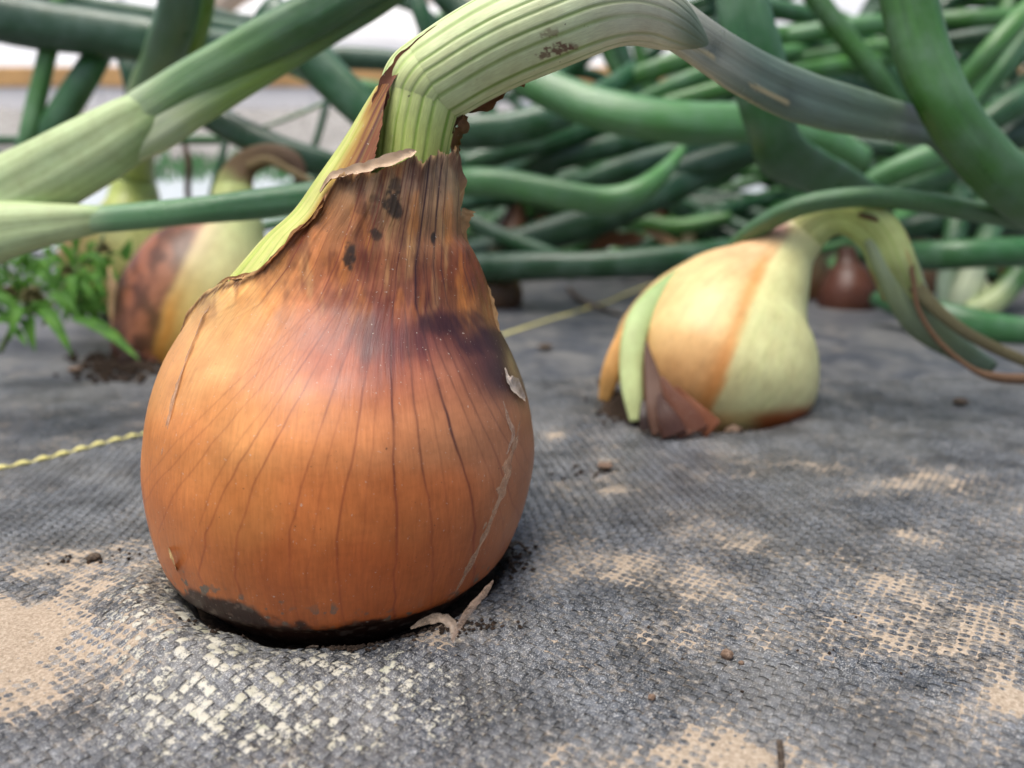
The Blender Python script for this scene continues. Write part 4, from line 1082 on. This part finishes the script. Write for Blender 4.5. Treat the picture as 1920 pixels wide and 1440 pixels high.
gleaf(PF, [(1120, 172, 62, 14), (1184, 146, 60, 18), (1250, 122, 59, 19), (1330, 96, 59, 18), (1420, 72, 60, 16), (1520, 56, 62, 12)], 2)
gleaf(PF, [(1190, 192, 60, 12), (1270, 156, 59, 15), (1350, 128, 59, 16), (1440, 104, 60, 14), (1560, 84, 62, 10)], 4)
gleaf(PF, [(1240, 196, 58, 13), (1330, 172, 57, 16), (1420, 150, 57, 17), (1520, 132, 58, 16), (1640, 112, 60, 14), (1760, 96, 62, 10)], 2)
gleaf(PF, [(1400, 80, 62, 12), (1480, 68, 61, 16), (1570, 54, 60, 18), (1660, 44, 60, 18), (1760, 40, 62, 14)], 4)
gleaf(PF, [(1440, 118, 62, 12), (1530, 106, 61, 16), (1620, 92, 60, 16), (1720, 82, 60, 14), (1840, 78, 62, 10)], 2)
PG = plant("onion with leaves crossing at the picture's corner beside the wide arching leaf", 1900, 430, 78, 50)
gleaf(PG, [(1760, 36, 56, 14), (1830, 34, 55, 16), (1900, 32, 55, 16), (1990, 34, 56, 14)], 2)
gleaf(PG, [(1770, 76, 58, 12), (1850, 66, 57, 15), (1930, 56, 57, 14), (2010, 50, 58, 12)], 3)
gleaf(PG, [(1770, 210, 50, 14), (1812, 150, 49, 19), (1860, 92, 48, 21), (1910, 36, 48, 20), (1970, -30, 49, 16)], 2)
gleaf(PG, [(1790, 240, 52, 10), (1838, 186, 51, 15), (1884, 126, 50, 17), (1930, 60, 50, 15)], 4)
gleaf(PG, [(1800, 262, 54, 20), (1860, 224, 53, 26), (1920, 184, 53, 26), (2000, 140, 54, 22)], 0)
gleaf(PG, [(1830, 300, 56, 20), (1890, 262, 55, 26), (1950, 232, 55, 26), (2020, 206, 56, 20)], 3)
PH_ = plant("onion with pale splayed stem bases beside the withered hanging leaves", 1835, 585, 58, 34, cols=[(1835, 560, (190, 206, 140)), (1835, 520, (206, 214, 176)), (1835, 620, (180, 170, 110))])
gleaf(PH_, [(1800, 600, 57, 22), (1806, 556, 56.5, 24), (1826, 506, 56.5, 22), (1850, 450, 57, 20), (1872, 390, 58, 18), (1890, 320, 60, 14)], 4, 0.9, ((206, 216, 176), .2, .5))
gleaf(PH_, [(1816, 588, 56, 22), (1850, 574, 55.5, 24), (1884, 546, 55.5, 24), (1918, 500, 56, 22), (1950, 440, 57, 18)], 5, 0.9, ((196, 210, 150), .1, .45))
gleaf(PH_, [(1778, 590, 58, 16), (1774, 540, 58, 18), (1784, 480, 58, 20), (1794, 420, 58.5, 20), (1800, 360, 60, 16)], 0, 0.9, ((170, 190, 160), .2, .6))
gleaf(PH_, [(1828, 470, 60, 18), (1836, 430, 60, 20), (1846, 380, 61, 18), (1850, 330, 62, 14)], 0)
PI = plant("onion with a dark leaf crossing level beside the drooping neck's fold", 2060, 520, 60, 50)
gleaf(PI, [(1660, 474, 54, 18), (1720, 478, 52, 26), (1800, 478, 50, 28), (1880, 474, 50, 28), (1990, 470, 51, 26)], 0)
gleaf(PI, [(1640, 560, 50, 14), (1720, 582, 47, 26), (1800, 604, 45.5, 30), (1880, 620, 45, 30), (1990, 630, 45, 26)], 0)
PJ = plant("onion with light leaves bunched above the arching slim leaf", 1720, 450, 70, 46)
gleaf(PJ, [(1590, 372, 52, 14), (1640, 340, 51, 22), (1710, 308, 50, 26), (1790, 280, 50, 24), (1870, 262, 52, 18)], 4)
gleaf(PJ, [(1650, 372, 54, 16), (1720, 342, 53, 24), (1800, 312, 53, 24), (1880, 290, 54, 18)], 0)
gleaf(PJ, [(1580, 262, 60, 14), (1660, 276, 59, 18), (1740, 286, 58, 18), (1830, 290, 58, 14)], 3)
gleaf(PJ, [(1700, 300, 55, 8), (1690, 272, 54.6, 10), (1720, 240, 54.6, 12), (1780, 216, 55, 12), (1850, 205, 56, 10)], 2)
gleaf(PJ, [(1650, 440, 62, 18), (1730, 425, 60, 24), (1820, 420, 60, 24), (1920, 424, 61, 20)], 3)

# brown bulb glimpsed under the drooping neck
PK = plant("small brown skinned onion glimpsed under the drooping neck", 1588, 545, 60, 52, cols=[(1560, 540, (80, 48, 38)), (1600, 540, (92, 54, 36)), (1590, 480, (70, 46, 34)), (1640, 570, (60, 34, 22))])

# leaves on the open side, in front of the greenhouse
PL = plant("onion with the heavy dark leaf lying across the picture's upper corner", -160, 470, 52, 70)
gleaf(PL, [(-140, 14, 45, 40), (-40, 26, 45, 43), (80, 46, 45, 44), (200, 64, 45, 44), (310, 80, 45, 42), (420, 94, 46, 36), (520, 104, 47, 26)], 3, 0.75)
gleaf(PL, [(30, 330, 47, 16), (52, 262, 46, 17), (66, 200, 46, 17), (80, 140, 46, 17), (96, 70, 46, 16), (112, -10, 46, 14)], 2)
gleaf(PL, [(10, 370, 48, 26), (50, 310, 47, 27), (96, 244, 46.5, 27), (134, 184, 46.5, 26), (172, 122, 46.5, 24), (206, 60, 47, 20)], 0)
gleaf(PL, [(-60, 262, 56, 8), (40, 263, 56, 9), (150, 262, 56, 9), (280, 262, 56, 9), (420, 262, 57, 8)], 0)
gleaf(PL, [(216, 60, 52, 16), (236, 110, 52, 17), (248, 160, 52, 16), (252, 230, 53, 12)], 3)
gleaf(PL, [(60, -20, 48, 14), (180, 12, 48, 16), (320, 34, 48, 16), (460, 60, 49, 16), (560, 84, 50, 14)], 1)
PM = plant("onion with dark leaves crossing behind the big onion's shoulder and neck", 640, 480, 60, 60)
gleaf(PM, [(340, 190, 50, 22), (400, 222, 49, 27), (470, 256, 48.5, 28), (540, 286, 48.5, 27), (620, 312, 49, 24), (700, 340, 50, 20)], 3)
gleaf(PM, [(500, 20, 44, 34), (560, 84, 43.5, 37), (620, 148, 43.5, 37), (680, 206, 43.5, 34), (740, 270, 44, 28)], 1, 0.7)
gleaf(PM, [(470, 122, 52, 16), (560, 112, 51, 20), (650, 108, 50.5, 20), (740, 114, 50.5, 20), (840, 130, 51, 18)], 3)
gleaf(PM, [(752, -70, 50, 16), (776, -10, 50, 17), (796, 40, 50, 17), (812, 100, 50.5, 15)], 1)
gleaf(PM, [(800, -40, 47, 20), (850, 10, 47, 24), (900, 52, 47, 24), (960, 100, 48, 20)], 3)
gleaf(PM, [(424, 262, 56, 6), (410, 316, 56, 7), (394, 378, 56, 6)], 1, 1.0, None, 10)
gleaf(PM, [(618, 160, 60, 6), (606, 220, 60, 7), (590, 276, 60, 6)], 1, 1.0, None, 10)
gleaf(PM, [(490, 240, 62, 3), (560, 214, 62, 3.5), (622, 186, 62, 3)], 2, 1.0, None, 8)
gleaf(PM, [(380, 20, 58, 12), (450, 40, 57, 14), (540, 44, 56, 14), (640, 20, 56, 12)], 3)
sd[0] += 1
leaf(PM, [(345, 262, 58, 5), (354, 310, 58, 6), (352, 360, 58, 6), (360, 400, 58, 5)], leaf_color((84, 58, 44), (70, 48, 38), 3), 0.8, 7, 10, 300, "withered_leaf", mat=M_DRY)

# the rest of the bed: plants whose leaves close the view between those named above
bed = random.Random(11)
spots = []
for i in range(24):
    row_i = i % 4
    spots.append((0 + (i // 4) * 15.5 + row_i * 5 + bed.uniform(-2, 2), 84 + row_i * 14 + bed.uniform(-4, 4)))
def world_leaf(parent, C, g, seed, flat=0.9):
    return tube("leaf", C, M_LEAF, parent, leaf_color(GREENS[g][0], GREENS[g][1], seed % 90), 7, 12, flat, 0.05, seed)
for i, (bx_, by_) in enumerate(spots):
    o = thing("onion_plant", "onion deep in the tangle, only its crossing green leaves showing", "onion", "onions deep in the tangle", (bx_, by_, 0))
    V = [(bx_, by_, -.5, 1.2), (bx_, by_, 1, 3.2), (bx_, by_, 3, 3.6), (bx_ + .3, by_, 5.2, 2.0), (bx_ + .6, by_, 7, 1.2), (bx_ + 1, by_, 9, 1.0)]
    tube("bulb", np.array(V, float), M_SKIN, o, lin((84, 56, 36)), 5, 24, 1, .03, i)
    for k in range(12):
        sgn = -1 if bed.random() < 0.5 else 1
        Lx = bed.uniform(16, 34) * sgn
        top = bed.uniform(3, 42) if k < 8 else bed.uniform(1.2, 7)
        ex = bed.uniform(-4, 10) if sgn > 0 else bed.uniform(-9, 3)
        dy = bed.uniform(-9, 5) if k < 8 else bed.uniform(-16, -5)
        r = bed.uniform(.55, 1.05)
        C = np.array([(bx_ + 1, by_, 8.5, r * .9), (bx_ + Lx * .18, by_ + dy * .3, 8.5 + (top - 8.5) * .45 + 1.5, r * 1.05), (bx_ + Lx * .45, by_ + dy * .7, 8.5 + (top - 8.5) * .85 + 1.2, r), (bx_ + Lx * .75, by_ + dy, top + ex * .3, r * .85), (bx_ + Lx, by_ + dy * 1.2, max(1, top + ex), r * .45)])
        world_leaf(o, C, bed.choice((0, 1, 1, 2, 3, 3, 4)), 400 + i * 11 + k)

# =====================================================================
# weeds, clods, twigs, crumbs
# =====================================================================
M_WEED = None
def weed_material():
    m, nt, b = new_mat("weed_leaf")
    n = noise(nt, objcoord(nt, 100), 1.2, 3)
    nt.links.new(ramp(nt, n, [(0.3, (0.03, 0.10, 0.012)), (0.55, (0.07, 0.20, 0.022)), (0.8, (0.16, 0.34, 0.04))]), b.inputs["Base Color"])
    b.inputs["Roughness"].default_value = 0.6
    b.inputs["Specular IOR Level"].default_value = 0.3
    t = N_(nt, "ShaderNodeBsdfTranslucent"); t.inputs[0].default_value = (0.16, 0.34, 0.05, 1)
    mx = N_(nt, "ShaderNodeMixShader"); mx.inputs[0].default_value = 0.25
    nt.links.new(b.outputs[0], mx.inputs[1]); nt.links.new(t.outputs[0], mx.inputs[2])
    nt.links.new(mx.outputs[0], nt.nodes["Material Output"].inputs["Surface"])
    return m
M_WEED = weed_material()
M_SEED = grain_material("seed_head", (0.05, 0.06, 0.02), (0.14, 0.13, 0.05), (0.40, 0.36, 0.20), 6.0)

def blade(parent, a, b, w, seed=0, sag=0.6, name="leaf"):
    """pointed weed leaf with a folded midrib from a to b"""
    a, b = np.array(a, float), np.array(b, float)
    t = np.linspace(0, 1, 12)
    P = a + (b - a) * t[:, None]; P[:, 2] += sag * np.sin(t * math.pi)
    T = np.gradient(P, axis=0); T /= np.linalg.norm(T, axis=1)[:, None]
    S = np.cross(T, np.array((0, -.55, .83))); S /= np.linalg.norm(S, axis=1)[:, None] + 1e-9
    N = np.cross(S, T)
    w = w * (.62 if w > .76 else 1)
    prof = w * np.sin(np.clip(t * 1.02, 0, 1) * math.pi) ** 0.75 * (1 - .35 * t) + .02
    prof = prof * (1 + .10 * np.sin(t * 40 + seed))
    u = np.array((-1, -.5, 0, .5, 1.0))
    V = P[:, None] + S[:, None] * (u[None] * prof[:, None] * .5)[..., None] + N[:, None] * ((np.abs(u) * .28)[None] * prof[:, None])[..., None]
    return mesh(name, V, grid_faces(5, 12), M_WEED, parent)

def seed_head(parent, c, r, seed):
    rr = random.Random(seed); V, Fc = [], []
    c = np.array(c)
    for q in range(70):
        z = rr.uniform(-.5, 1); a = rr.uniform(0, 6.283); h = math.sqrt(max(0, 1 - z * z))
        n = np.array((h * math.cos(a), h * math.sin(a), z)); L = r * rr.uniform(.85, 1.25)
        s = np.cross(n, (0.3, .4, .8)); s /= np.linalg.norm(s); k = np.cross(n, s)
        i = len(V); w = r * .16
        V += [c + s * w, c - s * w * .5 + k * w * .8, c - s * w * .5 - k * w * .8, c + n * L * .75 + s * w, c + n * L * .75 - s * w * .5 + k * w * .8, c + n * L * .75 - s * w * .5 - k * w * .8, c + n * L]
        Fc += [(i, i+1, i+4), (i, i+4, i+3), (i+1, i+2, i+5), (i+1, i+5, i+4), (i+2, i, i+3), (i+2, i+3, i+5), (i+3, i+4, i+6), (i+4, i+5, i+6), (i+5, i+3, i+6)]
    mesh("flower_head", V, Fc, M_SEED, parent, smooth=False)

def stem_(parent, pts, r=.1, color=(96, 120, 52)):
    tube("stem", np.array([np.append(at(*p), r) for p in pts]), M_LEAF, parent, lin(color), 6, 8, 1, .05, 9)

w1 = thing("weed_plant", "leafy green weed with a dark round seed head near the picture's edge", "weed", "weeds beside the pale onion", tuple(on_ground(0, 660)))
stem_(w1, [(0, 660, 36), (20, 620, 36), (45, 580, 36), (62, 556, 36)], .12)
seed_head(w1, at(60, 556, 36), .55, 1); seed_head(w1, at(16, 552, 36.5), .42, 2)
for q, (a, b, w) in enumerate((((70, 580, 36), (136, 668, 35), 1.1), ((60, 585, 36), (20, 640, 35), 1.2), ((50, 600, 36), (66, 660, 35.4), 1.1), ((85, 570, 36), (128, 590, 35.5), .8), ((40, 590, 36), (-30, 570, 36), 1.0), ((30, 612, 36), (-40, 650, 35), 1.1), ((60, 540, 36.4), (95, 535, 36), .6), ((20, 640, 36), (50, 650, 35), .8))):
    blade(w1, at(*a), at(*b), w, q)
w2 = thing("weed_plant", "branching green weed with small buds in front of the upright pale onion", "weed", "weeds beside the pale onion", tuple(on_ground(95, 590)))
stem_(w2, [(80, 610, 40), (110, 550, 40), (145, 505, 40), (180, 475, 40), (195, 440, 40)], .10)
stem_(w2, [(145, 505, 40), (143, 480, 40), (142, 455, 40)], .07)
seed_head(w2, at(194, 468, 40), .42, 3); seed_head(w2, at(128, 508, 40), .36, 4); seed_head(w2, at(88, 522, 40.5), .3, 6)
for q, (a, b, w) in enumerate((((145, 505, 40), (100, 470, 39.5), .8), ((150, 500, 40), (200, 500, 39.5), .9), ((170, 520, 40), (195, 560, 39.5), 1.1), ((140, 520, 40), (140, 570, 39), 1.1), ((110, 550, 40), (60, 520, 40), 1.0), ((120, 540, 40), (180, 560, 39.4), 1.1), ((100, 560, 40), (150, 600, 39.2), 1.0), ((90, 580, 40), (40, 560, 40), 1.0), ((145, 480, 40), (150, 455, 40), .5), ((130, 555, 40.5), (196, 590, 40), 1.2))):
    blade(w2, at(*a), at(*b), w, q + 20)
w3 = thing("weed_plant", "low mat of small bright green weed leaves behind the seed heads", "weed", "weeds beside the pale onion", tuple(on_ground(40, 560)))
wr = random.Random(4)
stem_(w3, [(60, 590, 43), (30, 540, 43), (10, 500, 43)], .10)
for q in range(170):
    x, y, d = wr.uniform(-40, 205), wr.uniform(480, 600), wr.uniform(41, 46)
    blade(w3, at(x, y, d), at(x + wr.uniform(-45, 45), y + wr.uniform(-30, 25), d - wr.uniform(0, 1)), wr.uniform(.45, .76), q + 50, .3)
w4 = thing("grass_blade", "single green grass blade lying on the mat before the pale onion", "grass", None, tuple(on_ground(200, 640)))
blade(w4, at(130, 598, 39), at(262, 676, 37.5), .75, 90, .5, "leaf")
w5 = thing("weed_plant", "small weed tip poking up before the pale onion's brown cheek", "weed", "weeds beside the pale onion", tuple(on_ground(244, 560)))
blade(w5, at(240, 490, 45), at(246, 448, 45), 1.0, 91, .1); blade(w5, at(240, 490, 45), at(232, 462, 45), .7, 92, .1)

def clod(name, label, px, py, size, m=M_CLOD, seed=0, squash=.8, group="crumbs lying on the mat", cat="soil crumb"):
    g = on_ground(px, py); z = float(ground_h(g[0], g[1]))
    c = np.array((g[0], g[1], z + size * .35))
    nu, nv = 14, 9
    th, ph = np.meshgrid(np.linspace(0, 2 * math.pi, nu, endpoint=False), np.linspace(0.02, math.pi - .02, nv))
    n = np.stack([np.sin(ph) * np.cos(th), np.sin(ph) * np.sin(th), np.cos(ph)], -1)
    r = size * .5 * (.7 + .6 * fbm(n[..., 0] * 2 + seed, n[..., 1] * 2, n[..., 2] * 2, 3, seed))
    V = c + n * r[..., None] * np.array((1.1, 1, squash))
    return tag(mesh(name, V, grid_faces(nu, nv, True), m, None, smooth=True), label, cat, group)
clod("soil_clod", "round brown soil clod standing alone on the dark tapes", 1363, 1228, .24, seed=1)
clod("soil_clod", "tiny brown crumb just beside the round clod", 1390, 1240, .10, seed=2)
clod("soil_clod", "small reddish crumb on the tapes between the big onion and the twig", 1222, 1306, .13, seed=3)
clod("soil_clod", "dark brown clod on the mat behind the big onion's shoulder", 1022, 655, .75, M_TWIG, seed=4, squash=.45)
clod("soil_clod", "flat brown clod on the sandy spot beyond the big onion", 1135, 880, .5, seed=5, squash=.4)
clod("soil_clod", "brown crumb at the foot of the tan onion", 1376, 806, .65, seed=6)
clod("soil_clod", "dark crumb on the mat beside the tan onion", 1800, 756, .6, M_TWIG, seed=7, squash=.5)
clod("soil_clod", "brown crumb against the big onion's left flank", 298, 1028, .28, M_TWIG, seed=8)
clod("soil_clod", "brown crumb near the sand left of the big onion", 178, 1064, .30, M_TWIG, seed=9, squash=.5)
clod("soil_clod", "pale crumb on the mat under the grass blade", 140, 690, .6, seed=10, squash=.4)

def twig(label, pts, r, seed, m=M_TWIG):
    C = np.array([np.append(p, rr) for p, rr in zip(pts, r)])
    o = tube("twig", C, m, None, (0.1, .08, .06), 6, 8, 1, .3, seed)
    return tag(o, label, "twig", "twigs on the mat")
def gp(px, py, dz=0.08):
    g = on_ground(px, py); g[2] = float(ground_h(g[0], g[1])) + dz; return g
twig("short dark twig stuck upright in the sandy patch", [gp(1466, 1446), gp(1463, 1436, .25), gp(1458, 1428, .45)], (.05, .06, .05), 1)
twig("thin grey root poking out beside the big onion's base", [gp(955, 1050, .3), gp(972, 1040, .22), gp(992, 1052, .08)], (.05, .045, .02), 2)
twig("bent dark stalk lying on the mat before the leaf tangle", [gp(1065, 545, .2), gp(1085, 565, .5), gp(1110, 575, .3), gp(1165, 588, .2)], (.18, .2, .18, .1), 3)
twig("tiny dark twig on the crusted tapes before the big onion", [gp(566, 1210), gp(580, 1222), gp(598, 1232)], (.025, .03, .02), 4)

# loose soil round the stems
cr = random.Random(8); V, Fc = [], []
ctr = [(650, 1222, 40, 8, 160, .05), (560, 1200, 150, 14, 120, .045), (820, 1185, 120, 14, 160, .045), (1230, 790, 70, 12, 140, .12), (1340, 806, 70, 8, 80, .10), (235, 680, 70, 16, 300, .22), (180, 1062, 90, 12, 24, .05), (960, 1060, 30, 26, 60, .06), (1150, 740, 30, 20, 60, .12), (1100, 880, 60, 14, 50, .06), (1500, 1200, 400, 200, 22, .035)]
for (cx, cy, rx, ry, n, sz) in ctr:
    for q in range(n):
        g = gp(cr.gauss(cx, rx * .6), cr.gauss(cy, ry * .6), 0.02); r = sz * cr.uniform(.5, 1.5)
        i = len(V)
        for (ax, ay, az) in ((1, 0, 0), (-1, 0, 0), (0, 1, 0), (0, -1, 0), (0, 0, 1), (0, 0, -1)):
            k = r * cr.uniform(.6, 1.2); V.append((g[0] + ax * k, g[1] + ay * k, g[2] + az * k * .8 + r * .4))
        Fc += [(i, i+2, i+4), (i+2, i+1, i+4), (i+1, i+3, i+4), (i+3, i, i+4), (i+2, i, i+5), (i+1, i+2, i+5), (i+3, i+1, i+5), (i, i+3, i+5)]
tag(mesh("soil_crumbs", V, Fc, M_SOIL, smooth=False), "fine dark soil crumbs scattered round the onions' bases", "soil", None, "stuff")

# withered leaves lying under the tangle
def dead_leaf(label, pts, W, color, seed):
    P = [at(*p) for p in pts]
    o = ribbon("dead_leaf", P, W, M_DRY, None, color, 1.0, 8, 7, .35, None, .3, seed)
    return tag(o, label, "leaf", "withered leaves under the tangle")
dead_leaf("curled brown dead leaf lying behind the level dark leaf", [(1108, 470, 63), (1140, 456, 63), (1180, 452, 63), (1214, 444, 63)], [.4, 1.4, 1.2, .3], (132, 84, 54), 70)
dead_leaf("straw coloured dead leaf leaning beside the curled brown one", [(1206, 432, 63), (1240, 446, 62.5), (1280, 466, 62)], [.3, .9, .3], (164, 132, 96), 71)
dead_leaf("small brown dead leaf in the dark behind the big onion", [(1000, 428, 64), (1020, 420, 64), (1046, 426, 64)], [.4, 1.2, .4], (112, 74, 50), 72)
dead_leaf("yellowed leaf tip showing above the arching slim leaf", [(1496, 322, 56), (1524, 336, 55.5), (1548, 360, 55)], [.3, .6, .2], (176, 150, 52), 73)

# bare soil showing in the planting holes
for q, (hx, hy, rx, ry) in enumerate(HOLES):
    rr = np.linspace(0.3, rx + 0.5, 26); th = np.linspace(0, 2 * math.pi, 120, endpoint=False)
    TH, RR = np.meshgrid(th, rr)
    X, Y = hx + RR * np.cos(TH), hy + RR * np.sin(TH)
    Z = -0.62 + 0.25 * sstep(rx - .9, rx, RR) + 0.42 * (fbm(X / .35, Y / .35, 0, 4, 55) - .5) - 0.5 * sstep(rx + .1, rx + .5, RR)
    o = mesh("soil", np.stack([X, Y, Z], -1), grid_faces(120, 26, True), M_SOIL)
    tag(o, ("dark crumbly soil in the hole under the big brown onion", "dark crumbly soil in the hole under the tan onion", "dark crumbly soil in the hole under the pale onion")[q], None, None, "structure")
